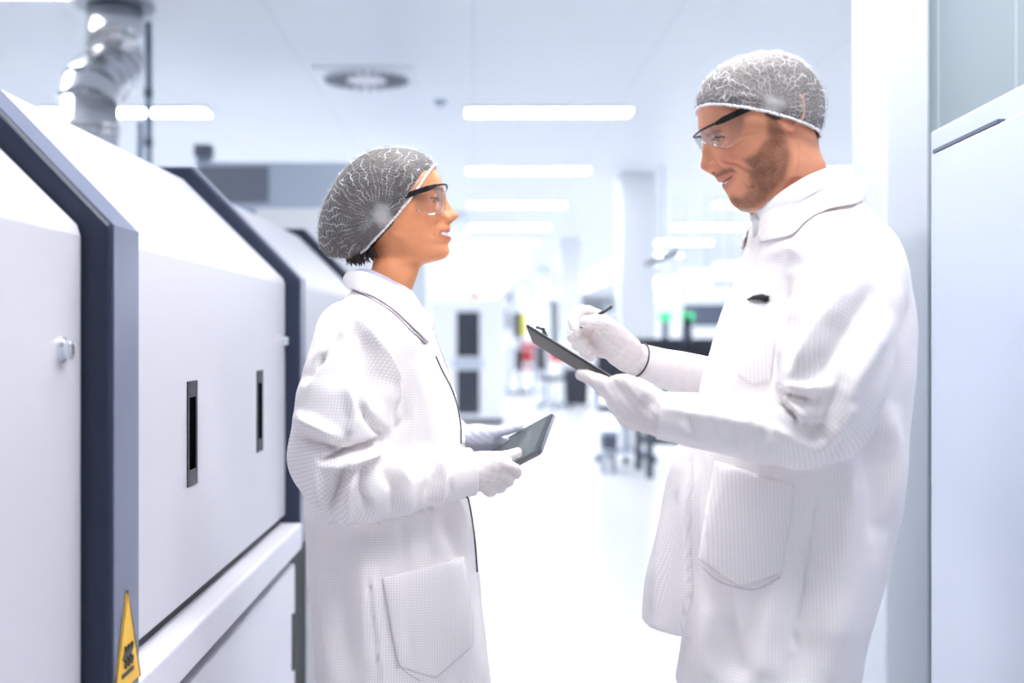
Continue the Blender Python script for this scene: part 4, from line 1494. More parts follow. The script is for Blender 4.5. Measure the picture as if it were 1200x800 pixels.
def lower_body(person, hip, knee, ankle, yc, dy, sg, tm, trouser_pts):
    """trousers and shoes, hidden below the frame but standing on the floor"""
    tr = None
    G, shp = grid((hip[0]-.28, yc-.26, .05), (hip[0]+.28, yc+.26, hip[1]+.16), .012)
    f = None
    for q in (-1, 1):
        ch = [(hip[0], yc+q*dy*.8, hip[1], .095), (hip[0], yc+q*dy*.95, hip[1]-.15, .088), (knee[0], yc+q*dy, knee[1], .064), (ankle[0]-.0, yc+q*dy, ankle[1], .052)]
        d = chain_sdf(G, ch, 10)
        f = d if f is None else smin(f, d, .03)
    d = chain_sdf(G, [(hip[0], yc, hip[1]-.02, .105), (hip[0], yc, hip[1]+.08, .10)], 0)
    f = smin(f, d, .05)
    V, F = surface_nets(np.broadcast_to(f, shp).astype(np.float32), (hip[0]-.28, yc-.26, .05), .012)
    V = relax(V, F, 2)
    link_mesh('trousers', V, F, tm, person)
    for q in (-1, 1):
        y = yc+q*dy
        ax = ankle[0]
        G, shp = grid((ax-.3, y-.08, -.01), (ax+.3, y+.08, .16), .006)
        d = chain_sdf(G, [(ax-sg*.05, y, .055, .040), (ax+sg*.04, y, .05, .044), (ax+sg*.15, y, .035, .034), (ax+sg*.185, y, .032, .028)], 10)
        d = smin(d, chain_sdf(G, [(ax, y, .06, .042), (ax, y, .11, .042)], 0), .02)
        d = np.maximum(d, .004-G[2])
        V, F = surface_nets(np.broadcast_to(d, shp).astype(np.float32), (ax-.3, y-.08, -.01), .006)
        V = relax(V, F, 2); V[:, 2] -= V[:, 2].min()-.012
        so = link_mesh('shoe', V, F, M['shoe'], person)
        prof = []
        for k in range(28):
            a = 2*math.pi*k/28
            cx_ = ax+sg*.06; ex = .155; wy = .044*(1.0+.12*math.cos(a))
            prof.append((cx_+sg*ex*math.cos(a), y+wy*math.sin(a)))
        Vs = [(a, b, 0) for a, b in prof]+[(a, b, .022) for a, b in prof]
        Fs = [(i, (i+1) % 28, 28+(i+1) % 28, 28+i) for i in range(28)]+[tuple(range(28))[::-1], tuple(range(28, 56))]
        MB().add(Vs, Fs).build('sole', M['sole'], so)

def body_mesh(person, headV, headF, tint, stub, ears, limbs, torso_tab, yc, skin, bounds):
    """one body: head and neck continuing into the clothed trunk and limbs"""
    G, shp = grid(bounds[0], bounds[1], .014)
    f = np.broadcast_to(slices_sdf(G, torso_tab, yc, 2.2), shp)
    for c in limbs: f = smin(f, chain_sdf(G, c, 10), .04)
    V2, F2 = surface_nets(np.ascontiguousarray(f, np.float32), bounds[0], .014)
    Vs = [headV, V2]; Fs = [headF, F2+len(headV)]; T = [tint, np.tile(np.array(skin), (len(V2), 1))]; B_ = [stub, np.zeros(len(V2))]
    n = len(headV)+len(V2)
    for v, fa, tcol in ears:
        Vs.append(v); Fs.append(fa+n); n += len(v); T.append(np.tile(np.array(tcol), (len(v), 1))); B_.append(np.zeros(len(v)))
    V = np.concatenate(Vs); F = np.concatenate(Fs); T = np.concatenate(T); B_ = np.concatenate(B_)
    o = link_mesh('body', V, F, M['skin'], person)
    a = o.data.color_attributes.new('tint', 'FLOAT_COLOR', 'POINT'); a.data.foreach_set('color', T.astype(np.float32).ravel())
    b = o.data.attributes.new('stubble', 'FLOAT', 'POINT'); b.data.foreach_set('value', B_.astype(np.float32))
    orient(o)
    return o
# ================================================================ the woman
YW = 2.25
SK_W = srgb(224, 150, 106)
woman = empty('person', (-.18, YW, 0), 'woman in white lab coat and hair net holding a tablet, facing right', 'person')
cfg = dict(Y=YW, face=1, skin=SK_W, blush=srgb(228, 140, 108), haircol=srgb(52, 36, 32), hairline=[(380,335),(420,318),(428,300),(440,288),(462,268),(480,234),(495,209),(508,190),(530,180)], lip=srgb(196, 104, 98), lipk=.9, browcol=srgb(70, 46, 38),
    rows=[((462,182),(462,182),0), ((479,184),(446,184),.035), ((493,188),(432,189),.052), ((503,193),(423,198),.064),
          ((511,201),(416,208),.071), ((517,211),(413,219),.074), ((520,220),(412,229),.0745), ((519.5,226),(412,235),.074),
          ((518.5,234),(413,242),.0725), ((518,242),(415,250),.0715), ((518,250),(418,258),.070), ((518.5,261),(423,268),.0675),
          ((519,268),(428,275),.0645), ((519,274),(431,280),.062,1.05), ((518.8,281),(434,285),.0585,1.1), ((518,287),(436,290),.055,1.18),
          ((517.5,295),(437,297),.050,1.28), ((513,303),(438,303),.047,1.3), ((505,307),(437,308),.0475,1.15), ((497,309.5),(436,313),.049,1.0),
          ((492,314),(434,318),.050), ((489,322),(430,326),.052), ((486,331),(424,336),.054), ((481,345),(414,350),.06),
          ((478,362),(404,366),.075), ((480,385),(396,388),.10)],
    nose=[(6,.3,.010),(7,2.6,.0085),(8,5.0,.0078),(9,9.4,.0082),(9.6,12.6,.0092),(10.0,15.8,.0104),(10.3,16.0,.0106),(10.6,13.2,.0104),(10.85,7.5,.010),(11.2,2,.009),(11.8,0,.01)],
    mid=[(5.8,0,.02),(6.2,.8,.02),(7,.5,.02),(9.9,0,.02),(10.7,5.5,.019),(11,6.2,.019),(11.5,7.6,.0195),(12,8.8,.021),(12.6,7.6,.022),(13,6.8,.022),(13.5,8.4,.022),(14,9.2,.021),(14.5,8.0,.021),(15,7.0,.020),(15.5,8.0,.022),(16,9.4,.024),(16.6,9.0,.024),(17.1,6.5,.024),(17.8,2.5,.024),(18.4,0,.024)],
    alar=(10.45,.0135,.42,.42), cheek=(9.8,.036,1.3,.005), jaw=[(522,306),(500,302),(478,293),(461,279),(454,262)], jaw_sign=1, jaw_rows=(12.2,),
    wing=(523.8,256.6,5.6,4.6,.0112,.0058), hole=(529,260.6), open=(.0034,.0024), eye=(506.5,235.5,.0118,.031), socket=.0065, brow=(6.6,223,512,.0), mouth=dict(c=(526,273.6),w=.027,top=-2.0,bot=3.6,lift=-.6,lu=3.2,ll=4.8),
    down=(.06,.998), smile=((519,257),(512,266),(508.5,278)), fold=.0022)
hV, hF, tint, stub = build_head(cfg)
ear_c = P(453, 251, YW); ear_c[1] = YW-.064
ears = []
for sd in (-1, 1):
    v, f = ear_mesh(ear_c, 1, (-.1, .99), .029, .017)
    if sd == 1: v = v.copy(); v[:, 1] = 2*YW-v[:, 1]
    ears.append((v, f, SK_W))
s = YW/FPX
zz = lambda py: CAMZ-(py-CY)*s
xx = lambda px: (px-CX)*s
torsoW = fit_slices([(py, a, b, hy, 0) for py, a, b, hy in (
    (326,472,428,.050),(338,480,412,.068),(352,491,399,.115),(365,499,390,.155),(380,505,381,.178),(400,513,373,.190),(430,523,365,.196),(460,532,361,.196),
    (490,539,359,.195),(520,544,358,.193),(560,549,357,.193),(600,554,357,.198),(650,560,358,.207),(700,565,362,.216),(760,571,368,.224),(800,576,372,.229),(900,588,380,.238))], YW)
bodyW = [(z, a-.02 if z < 1.33 else a-.004, b+.02 if z < 1.33 else b+.004, hy-.03 if hy > .08 else hy-.004, 0) for z, a, b, hy, _ in torsoW if z > .85]
armWn = [J(412,396,2.115,.070), J(405,440,2.065,.080), J(402,490,2.05,.092), J(398,546,2.045,.090), J(440,570,2.055,.070), J(500,560,2.08,.058), J(553,553,2.105,.046)]
armWf = [J(418,392,2.385,.066), J(424,450,2.44,.070), J(432,510,2.46,.072), J(450,540,2.455,.066), J(495,530,2.42,.054), J(546,513,2.385,.042)]
limbs = [[(q[0],q[1],q[2],q[3]*.6) for q in armWn[:-1]]+[J(552,553,2.105,.024)], [(q[0],q[1],q[2],q[3]*.6) for q in armWf[:-1]]+[J(544,513,2.385,.024)]]
hipx = -.17
for q in (-1, 1):
    limbs.append([(hipx, YW+q*.08, .88, .07), (hipx, YW+q*.09, .50, .045), (hipx-.01, YW+q*.09, .10, .034)])
bodyo = body_mesh(woman, hV, hF, tint, stub, ears, limbs, bodyW, YW, SK_W, ((-.45, YW-.36, .04), (.06, YW+.36, 1.42)))
e_c = P(506.5, 235.5, YW)
for sd in (-1, 1):
    eyeball((e_c[0], YW+sd*.031, e_c[2]), 1, .0118, woman, (1, -.12, .18), .0013, (.0034, .0024))
tc = P(522.4, 274.2, YW)
teeth(tc, 1, .020, .0055, (-.06, 1), woman)
# hair and hair net
capW = [((509.8,194.3),(423,300),.074,.013), ((507,185.5),(413,304),.079,.014), ((494,177.3),(399,304.5),.086,.010), ((475,172.6),(386,303),.089,.008), ((455,172.3),(378,297),.087,.004),
        ((433,177),(373,287),.081,0), ((411,191),(371.5,274),.067,0), ((393,213),(373,257),.044,0), ((384,235),(379,242),.014,0), ((381,238.5),(381,238.5),.0,0)]
GW = (450, 262)
V, F, UV, ns = cap_mesh(capW, YW, .0035, 0, GW)
hair = link_mesh('hair', V, F, M['hair_w'], woman)
# wisps at the nape under the net
mb = MB()
for i in range(110):
    a = random.uniform(-1, 1)
    x = random.uniform(404, 438)
    ya = YW+(-1 if i % 2 else 1)*.046*min(1, max(.15, (x-398)/40))*random.uniform(.8, 1.05)
    p0 = P(x, 297-max(0, x-415)*.32, ya); p1 = P(x+random.uniform(1, 4), 303-max(0, x-422)*.3, ya); p2 = P(x+random.uniform(2, 7), 309-max(0, x-420)*.55+random.uniform(-3, 4), ya)
    mb.tube(catmull([p0, p1, p2], 8), [.0022, .0022, .002, .002, .0016, .0013, .0009, .0004], 6)
mb.build('nape_hair', M['hair_w'], hair, smooth=True)
V, F, UV, ns = cap_mesh(capW, YW, 0, .0016, GW, 2.0)
net = link_mesh('hair_net', V, F, M['net_w'], woman)
set_uv(net, 'pleat', UV, 2*math.pi)
band_tube(V, ns, .0024, M['band'], net)
glasses(woman, YW, [(524,218.5),(512,222),(499,227),(486,233.5)], [(521.5,252),(513,254.5),(502,254.5),(489.5,251.5)], .071,
        [(513,221.5,.060),(504,225.5,.069),(486,231.8,.0735),(466,240,.074),(452,250,.073)], 1)

# coat
SB = [([(432,374),(452,405),(470,450),(475,490),(455,513)], 5, -.006), ([(437,668),(441,720),(449,800)], 3, .003),  # chest and back of the coat
  ([(480,410),(500,470),(512,540)], 9, .004), ([(470,600),(476,660),(480,790)], 9, -.004), ([(430,640),(428,720),(436,800)], 11, .005),
  ([(395,640),(400,720),(408,800)], 12, -.006), ([(375,650),(380,730),(388,800)], 9, .005), ([(520,600),(532,640),(540,660)], 8, -.004),
  ([(505,600),(515,650)], 8, .004), ([(432,668),(438,730),(445,800)], 1.6, -.0028), ([(524,575),(540,600),(548,640)], 7, .005),
  ([(484,420),(500,400)], 6, -.003), ([(470,380),(492,420)], 9, .004)]
SS = [  # near sleeve
  ([(418,372),(440,410),(462,455),(470,490)], 9, .012), ([(424,390),(436,430),(440,470)], 9, -.008),
  ([(398,388),(378,412),(369,425)], 4.5, -.006), ([(408,384),(390,400),(372,418)], 5, .006), ([(380,415),(366,430),(358,445)], 5, -.005),
  ([(352,490),(372,500),(395,512)], 8, .008), ([(350,515),(380,522),(400,527)], 5, -.008), ([(378,538),(405,528),(434,522),(450,516)], 4.5, -.014),
  ([(385,548),(412,542),(440,532)], 5, .009), ([(404,548),(394,575),(382,602)], 5, -.010), ([(416,552),(406,585),(404,612)], 7, .009),
  ([(430,540),(424,575),(432,600)], 5, -.007), ([(455,512),(440,500),(425,478)], 6, -.007), ([(410,450),(414,490),(408,512)], 6, .006),
  ([(372,560),(380,590),(392,612)], 6, .006), ([(515,528),(520,560),(512,590)], 6, .007), ([(505,530),(506,560),(500,585)], 5, -.006),
  ([(530,530),(525,555),(528,580)], 4.5, -.004), ([(462,540),(480,565),(478,600)], 9, .006), ([(448,545),(462,575),(460,605)], 6, -.006),
  ([(420,625),(470,612),(520,590)], 7, -.004)]
coatw, partsW, cV, cF = build_coat('w', woman, [torsoW], YW, [armWn, armWf], ((-.46, YW-.37, .40), (.09, YW+.37, 1.47)), .0058, SB, SS, M['coat_w'], zz(372), '')
bW = bvh_of(cV, cF)
strip('collar', [(407,319,YW),(412,317,YW-.035),(428,318,YW-.062),(450,327,YW-.068),(470,338,YW-.060),(486,352,YW-.045),(509,374,YW-.030)],
      [(404,334,YW),(408,338,YW-.05),(419,341,YW-.085),(440,351,YW-.105),(461,365,YW-.106),(481,384,YW-.09),(500,402,YW-.055)], M['coat_w'], coatw, YW, .005, bvh=bW)
strip('shirt_collar', [(416,316,YW),(420,315,YW-.03),(432,315,YW-.053),(451,323,YW-.058),(470,334,YW-.052),(483,345,YW-.036),(489,353,YW-.018)],
      [(414,330,YW),(418,330,YW-.035),(432,332,YW-.062),(451,340,YW-.066),(470,352,YW-.060),(484,364,YW-.044),(492,372,YW-.022)], M['shirt_p'], woman, YW, .002)['label'] = 'lilac shirt collar'
patch('pocket', bW, [(447,677),(453,715),(463,766),(466,781)], [(543,652),(549,690),(554,730),(554,757)], M['coat_w'], coatw, 22, 24, .0045, bottom=26)
surf_line('pocket_stitching', bW, [(450,684),(456,720),(467,777),(492,797)], M['stitch'], coatw, .0009, .0052)
pl = patch('placket', bW, [(508,392),(523,430),(534,470),(538,505),(540,520)], [(514,392),(529,430),(540.5,470),(543.5,505),(545,520)], M['coat_w'], coatw, 6, 30, .004)
surf_line('placket_edge', bW, [(509,418),(517,436),(526,453),(534,475),(538,500),(538.5,519)], M['lining_and_shade'], pl, .0016, .0035)
surf_line('placket_edge', bW, [(547,581),(552,607),(556,640),(558,670)], M['lining_and_shade'], pl, .0016, .002)
surf_line('collar_shade_line', bW, [(412,339.5),(436,351),(459,365.5),(479,385),(498,403)], M['lining_and_shade'], coatw, .0008, .0008)  # dark line paints the shade under the collar's lower edge
# gloves
near = [([J(546,553,2.103,.030), J(560,552,2.102,.029), J(578,549,2.112,.026)], .01),
        ([J(560,540,2.105,.019), J(577,537,2.100,.0140), J(592,535,2.115,.0115), J(606,530,2.140,.0100)], .008),
        ([J(570,546,2.100,.021), J(588,544,2.100,.0140), J(603,550,2.110,.0120), J(604,555,2.130,.0110), J(594,552,2.165,.0105)], .006),
        ([J(568,553,2.103,.020), J(584,554,2.106,.0135), J(595,561,2.118,.0118), J(594,565,2.138,.0108), J(586,561,2.168,.0100)], .005),
        ([J(565,560,2.106,.019), J(578,562,2.112,.0128), J(587,569,2.124,.0112), J(585,572,2.142,.0102), J(578,568,2.168,.0095)], .005),
        ([J(562,566,2.110,.016), J(570,569,2.118,.0118), J(576,575,2.130,.0100), J(574,577,2.146,.0092), J(569,574,2.166,.0086)], .005)]
hand_sdf('glove', near, M['glove'], woman, .0021)
far = [([J(538,512,2.385,.026), J(555,511,2.378,.025), J(572,512,2.372,.022)], .01),
       ([J(560,506,2.37,.018), J(577,506,2.358,.0125), J(593,504,2.350,.0108), J(608,499.5,2.345,.0098)], .008),
       ([J(570,512,2.375,.018), J(585,516,2.372,.0125), J(598,520,2.362,.0108), J(606,522,2.345,.0098)], .006),
       ([J(568,516,2.38,.017), J(584,523,2.380,.0120), J(596,528,2.365,.0105), J(603,529,2.345,.0096)], .005),
       ([J(563,520,2.385,.016), J(578,529,2.385,.0115), J(589,534,2.368,.0100), J(596,535,2.348,.0092)], .005),
       ([J(558,523,2.39,.014), J(570,533,2.388,.0105), J(580,538,2.372,.0092), J(586,539,2.352,.0085)], .005)]
hand_sdf('glove', far, M['glove_shaded'], woman, .0021)
lower_body(woman, (hipx, .86), (hipx, .48), (hipx-.01, .10), YW, .09, 1, M['trousers_w'], None)

# tablet
P1 = P(649, 482.5, 2.32); P2 = P(632, 528, 2.19)
w_ = P2-P1
ray = np.array(P(578, 521, 1.0))-np.array((0, 0, CAMZ))
o_ = np.array((0, 0, CAMZ))
tt = (w_@P1-w_@o_)/(w_@ray)
P3 = o_+ray*tt
u_ = P3-P1
wn, un = w_/np.linalg.norm(w_), u_/np.linalg.norm(u_)
nn = np.cross(wn, un); nn = nn if nn[2] > 0 else -nn
Lt, Wt = .245, np.linalg.norm(w_)
tab_ = empty('tablet', tuple(P1+un*Lt/2+wn*Wt/2), 'grey tablet computer held in the woman gloved hands', 'tablet')
def slab(a0, a1, b0, b1, h0, h1, rad=0.0, n=6):
    pts = []
    cs = [(a0+rad, b0+rad, math.pi), (a1-rad, b0+rad, 1.5*math.pi), (a1-rad, b1-rad, 0), (a0+rad, b1-rad, .5*math.pi)]
    for cx_, cy_, st in cs:
        for k in range(n+1):
            t_ = st+k/n*math.pi/2
            pts.append((cx_+rad*math.cos(t_), cy_+rad*math.sin(t_)))
    m = len(pts)
    V = [P1+un*a+wn*b+nn*h0 for a, b in pts]+[P1+un*a+wn*b+nn*h1 for a, b in pts]
    F = [(i, (i+1) % m, m+(i+1) % m, m+i) for i in range(m)]+[tuple(range(m))[::-1], tuple(range(m, 2*m))]
    return MB().add(V, F)
slab(0, Lt, 0, Wt, -.009, -.0006, .010).build('case', M['tablet_rim'], tab_, .0012)
slab(.002, Lt-.002, .002, Wt-.002, -.001, .0002, .009).build('bezel', M['tablet_bezel'], tab_)
slab(.016, Lt-.016, .011, Wt-.011, 0, .0006, .001).build('screen', M['screen'], tab_)
slab(Lt/2-.004, Lt/2+.004, Wt-.008, Wt-.004, 0, .0008, .0015).build('camera_dot', M['black'], tab_)
# ================================================================ the man
YM = 1.87
SK_M = srgb(220, 152, 118)
man = empty('person', (.50, YM, 0), 'bearded man in white lab coat and hair net writing on a clipboard, facing left', 'person')
cfg = dict(Y=YM, face=-1, skin=SK_M, blush=srgb(212, 128, 102), haircol=srgb(84, 64, 56), hairline=[(800,104),(822,106),(850,110),(872,122),(882,146),(892,152),(900,150),(915,140),(940,150),(955,176),(975,178)], lip=srgb(190, 112, 100), lipk=.75, browcol=srgb(84, 58, 46),
    rows=[((893,68),(893,68),0), ((872,69),(915,70),.035), ((850,77),(938,82),.055), ((834,88),(951,97),.070), ((824,102),(957,115),.078),
          ((820,118),(958,135),.081), ((819,134),(957,152),.081), ((820.5,150),(957,167),.080), ((827,165),(959,179),.078), ((831,176),(962,187),.0765),
          ((835,187),(966,195),.075), ((839,196),(969,203),.073), ((843,203),(971,209),.071), ((847,210),(973,215),.069,1.03), ((851,216.5),(975,221),.067,1.06),
          ((855,223),(977,227),.065,1.1), ((858,230),(979,233),.062,1.16), ((861.5,238),(981,240),.058,1.22), ((868,245),(983,247),.056,1.15), ((876,247),(985,253),.057,1.0),
          ((885,249),(987,260),.058), ((892,253),(989,268),.060), ((896,262),(992,277),.063), ((895,280),(996,295),.085), ((892,300),(1004,312),.12)],
    nose=[(6.6,0,.012),(7.3,.8,.010),(8,3.2,.0088),(9,7.6,.0088),(10,12.2,.0098),(10.6,16.2,.0112),(11.15,18.4,.0118),(11.5,17.6,.0116),(11.85,13.0,.0112),(12.1,7.5,.0105),(12.5,2.2,.010),(13,0,.01)],
    mid=[(6.2,0,.02),(7,1.0,.024),(7.6,.6,.02),(11.6,0,.02),(12.1,4.6,.02),(12.6,5.6,.022),(13.1,6.6,.024),(13.6,5.4,.025),(14.2,4.0,.025),(14.7,4.6,.025),(15.2,5.2,.025),(15.7,4.6,.024),(16.1,4.0,.024),(16.6,4.6,.025),(17.1,5.0,.026),(17.7,4.0,.026),(18.3,1.5,.026),(18.9,0,.026)],
    alar=(11.55,.0155,.45,.45), cheek=(10.3,.038,1.3,.009), jaw=[(866,247),(884,243),(902,229),(912,208),(914,180)], jaw_sign=-1, jaw_rows=(13.0,),
    wing=(838.0,195.5,8.5,6.6,.0135,.0066), hole=(835,203.2), open=(.0020,.0022), crease=2.0, creases=[([(834,177),(847,181),(858,172)],1.3,.0011),([(855,165),(869,159)],1.2,.0008),([(856,169),(871,167)],1.2,.0008),([(912,228),(920,200),(921,178)],1.6,.0016),([(905,243),(918,225),(927,203)],1.6,.0012)], eye=(842.5,166.5,.0122,.032), socket=.007, brow=(7.6,159,834,-.2), mouth=dict(c=(846.5,213.5),w=.034,top=-1.9,bot=3.9,lift=-2.2,lu=3.2,ll=5.5),
    down=(.36,.933), smile=((843,193),(858,198),(869,206),(873,221)), fold=.0040,
    beard=[(882,146),(897,148),(907,165),(913,190),(908,218),(890,240),(876,252),(862,250),(853,236),(855,229),(864,232),(872,222),(868,208),(864,199),(860,193),(873,186),(884,170)],
    mustache=((838,206),(852,203),(864,201.5),(869.5,209),(872,222)))
hV, hF, tint, stub = build_head(cfg)
ear_c = P(915, 145, YM); ear_c[1] = YM-.072
ears = []
for sd in (-1, 1):
    v, f = ear_mesh(ear_c, -1, (.22, .975), .034, .0160)
    if sd == 1: v = v.copy(); v[:, 1] = 2*YM-v[:, 1]
    ears.append((v, f, srgb(214, 142, 116)))
s = YM/FPX
zz = lambda py: CAMZ-(py-CY)*s
xx = lambda px: (px-CX)*s
torsoM = fit_slices([(py, a, b, hy, ys) for py, a, b, hy, ys in (
    (222,899,1000,.055,0),(236,890,1010,.072,0),(248,884,1020,.098,0),(262,879,1032,.135,0),(280,874,1044,.172,0),(300,868,1053,.196,0),(330,859,1066,.210,0),(360,847,1074,.213,0),
    (390,836,1078,.213,0),(425,826,1076,.210,0),(465,819,1071,.206,0),(500,814,1067,.205,0))], YM)
nearM = fit_slices([(py, a, b, hy, ys) for py, a, b, hy, ys in (
    (470,820,1071,.205,0),(500,815,1067,.205,0),(540,811,1064,.206,-.006),(600,808,1057,.208,-.012),(640,807,1047,.208,-.014),(680,807,1034,.208,-.016),(736,802,1018,.21,-.018),(766,796,1011,.212,-.018),(812,792,1000,.214,-.018))], YM)
farM = fit_slices([(py, a, b, hy, ys) for py, a, b, hy, ys in (
    (480,817,1050,.15,.05),(510,798,1048,.15,.055),(540,789,1045,.15,.06),(580,779,1040,.15,.065),(630,769,1034,.15,.07),(690,757,1024,.15,.075),(744,750,1010,.15,.08))], YM)
bodyM = [(z, a+.02 if z < 1.45 else a+.004, b-.02 if z < 1.45 else b-.004, hy-.03 if hy > .08 else hy-.004, 0) for z, a, b, hy, _ in torsoM]+\
        [(z, a+.03, b-.03, .14, 0) for z, a, b, hy, _ in nearM if .85 < z < 1.1]
armMn = [J(1000,318,1.735,.072), J(994,350,1.69,.080), J(983,400,1.665,.086), J(972,445,1.655,.083), J(958,487,1.65,.076), J(905,503,1.655,.055), J(840,494,1.665,.044), J(772,486,1.68,.0375)]
armMf = [J(985,310,2.02,.072), J(960,370,2.075,.080), J(925,440,2.10,.078), J(890,470,2.10,.064), J(840,452,2.075,.050), J(790,434,2.045,.040), J(749,422,2.02,.0315)]
limbs = [[(q[0],q[1],q[2],q[3]*.6) for q in armMn[:-1]]+[J(775,487,1.68,.026)], [(q[0],q[1],q[2],q[3]*.6) for q in armMf[:-1]]+[J(752,423,2.02,.024)]]
hipx = .50
for q in (-1, 1):
    limbs.append([(hipx, YM+q*.09, .92, .08), (hipx+.0, YM+q*.10, .52, .052), (hipx, YM+q*.10, .10, .038)])
body_mesh(man, hV, hF, tint, stub, ears, limbs, bodyM, YM, SK_M, ((.28, YM-.36, .04), (.84, YM+.36, 1.58)))
e_c = P(842.5, 166.5, YM)
for sd in (-1, 1):
    eyeball((e_c[0], YM+sd*.032, e_c[2]), -1, .0122, man, (-1, -.1, -.75), .0010, (.0020, .0022))
tc = P(851.2, 213.6, YM)
teeth(tc, -1, .026, .0050, (-.36, .933), man, 17)
capM = [((818,127.5),(959,163),.091,0), ((816.3,119),(963,151),.095,0), ((816.5,110),(965.5,136),.093,0), ((822,97),(965,115),.089,0), ((836,83),(956,95),.081,0), ((855,71.5),(941,78),.064,0), ((876,64),(920,66.5),.038,0), ((893,62),(899,62.3),.01,0), ((896,62),(896,62),0,0)]
GM = (889, 139)
V, F, UV, ns = cap_mesh(capM, YM, .0035, 0, GM)
# short hair: only where the skull is covered, the forehead edge stays bare
hair = link_mesh('hair', V, F, M['hair_m'], man)
V, F, UV, ns = cap_mesh(capM, YM, 0, .0014, GM, 1.0, .8)
net = link_mesh('hair_net', V, F, M['net_m'], man)
set_uv(net, 'pleat', UV, 2*math.pi)
band_tube(V, ns, .0022, M['band'], net)
glasses(man, YM, [(816,157),(832,151.5),(848,145),(864,138)], [(826,171.5),(838,180.5),(850,175),(860,158)], .074,
        [(829,153.2,.060),(836,150,.071),(866,136.4,.0785),(892,128,.080),(912,126,.079)], -1)

SB = [([(811,540),(808,600),(808,650),(809,698),(799,745)], 3.5, -.005), ([(905,452),(900,520),(905,560)], 8, -.003), ([(850,400),(845,440),(838,470)], 7, -.004), ([(862,395),(856,440),(850,480)], 7, .004),
  ([(876,300),(868,340),(858,380)], 6, -.004), ([(925,330),(915,380),(908,440)], 6, -.006), ([(1045,330),(1062,365),(1060,400)], 6, -.003),
  ([(961,558),(950,640),(935,740),(927,791)], 1.8, -.0030), ([(1015,520),(1030,580),(1030,640)], 16, -.008), ([(1000,560),(990,660),(975,780)], 18, .008),
  ([(1040,480),(1050,540),(1044,600)], 10, .006), ([(960,600),(945,700),(940,790)], 16, -.006), ([(828,700),(830,760),(835,800)], 10, .006), ([(850,690),(862,760),(868,800)], 12, -.006),
  ([(905,700),(900,760),(898,800)], 14, .006), ([(815,540),(816,600),(815,660)], 4, .004), ([(824,540),(824,600),(822,650)], 4, -.004),
  ([(790,560),(782,640),(776,720)], 8, -.005), ([(776,600),(768,660),(764,730)], 7, .004), ([(940,300),(920,290),(900,300)], 7, .003), ([(985,255),(950,275),(925,300)], 10, .004)]
SS = [([(1000,330),(960,380),(925,440)], 14, .007), ([(1020,345),(985,400),(950,450)], 12, -.006), ([(1035,380),(1010,430),(980,480)], 13, .006),
  ([(905,462),(918,472),(934,488)], 4.5, -.010), ([(908,456),(928,462),(952,470)], 4.5, -.008), ([(914,466),(930,478),(945,494)], 5, .008),
  ([(902,466),(900,485),(906,510)], 5, -.006), ([(920,454),(945,456),(970,452)], 6, .006), ([(935,490),(955,505),(975,515)], 8, -.005),
  ([(890,470),(880,495),(886,525)], 9, .0035), ([(862,478),(858,500),(868,530)], 8, -.0028), ([(838,472),(834,492),(846,520)], 9, .0022), ([(810,470),(806,490),(814,512)], 6, -.003),
  ([(945,335),(925,380),(914,430)], 7, .006), ([(960,345),(938,395),(928,430)], 6, -.005), ([(1000,470),(985,500),(960,525)], 9, .005), ([(985,450),(965,490),(950,520)], 8, -.005),
  ([(782,478),(900,500),(960,528)], 7, .003)]
coatm, partsM, cV, cF = build_coat('m', man, [torsoM, nearM, farM], YM, [armMn, armMf], ((.25, YM-.36, .69), (.82, YM+.36, 1.60)), .0058, SB, SS, M['coat_m'], zz(295), '')
bM = bvh_of(cV, cF)
strip('collar', [(1003,206,YM),(1000,207,YM-.04),(985,212,YM-.075),(958,226,YM-.088),(930,245,YM-.082),(908,259,YM-.062),(890,272,YM-.04)],
      [(1014,228,YM),(1012,236,YM-.05),(998,240,YM-.105),(968,246,YM-.128),(945,262,YM-.122),(928,278,YM-.10),(893,284,YM-.065)], M['coat_m'], coatm, YM, .006, bvh=bM)
strip('shirt_collar', [(983,193,YM),(980,194,YM-.035),(967,197,YM-.064),(945,206,YM-.073),(920,221,YM-.066),(900,236,YM-.045),(884,247,YM-.015)],
      [(994,212,YM),(990,214,YM-.045),(975,220,YM-.076),(952,229,YM-.086),(930,244,YM-.080),(912,257,YM-.062),(901,266,YM-.030)], M['shirt'], man, YM, .004)
MB().tube([P(888,250,YM-.012), P(892,262,YM-.014), P(893,276,YM-.02)], [.012, .015, .015], 12).build('shirt_front', M['shirt'], man, smooth=True)
patch('chest_pocket', bM, [(879,352),(874,390),(868,425),(866,440)], [(914,356),(909,395),(905,430),(904,446)], M['coat_m'], coatm, 16, 22, .004, bottom=10)
patch('pocket', bM, [(838,540),(830,585),(822,630),(819,655)], [(931,567),(928,605),(922,640),(917,672)], M['coat_m'], coatm, 22, 22, .0048, bottom=26)
surf_line('pocket_stitching', bM, [(822,659),(845,680),(886,690),(915,675)], M['stitch'], coatm, .0010, .0042)
pk = [hit(bM, x, y) for x, y in ((880,352.5),(887,350),(894,349.5),(901,351.5),(902,353.5))]
pts = [p+n*.005 for p, n in pk if p is not None]
pen_c = empty('pocket_pen', tuple(pts[2]), 'black pen clipped in the man chest pocket', 'pen')
MB().tube(pts, [.0022, .004, .0052, .0052, .003], 10).build('barrel', M['black'], pen_c, smooth=True)
MB().tube([pts[2]+Vector((0,-.004,.004)), pts[3]+Vector((.002,-.005,.003))], .0016, 8).build('clip', M['gunmetal'], pen_c, smooth=True)

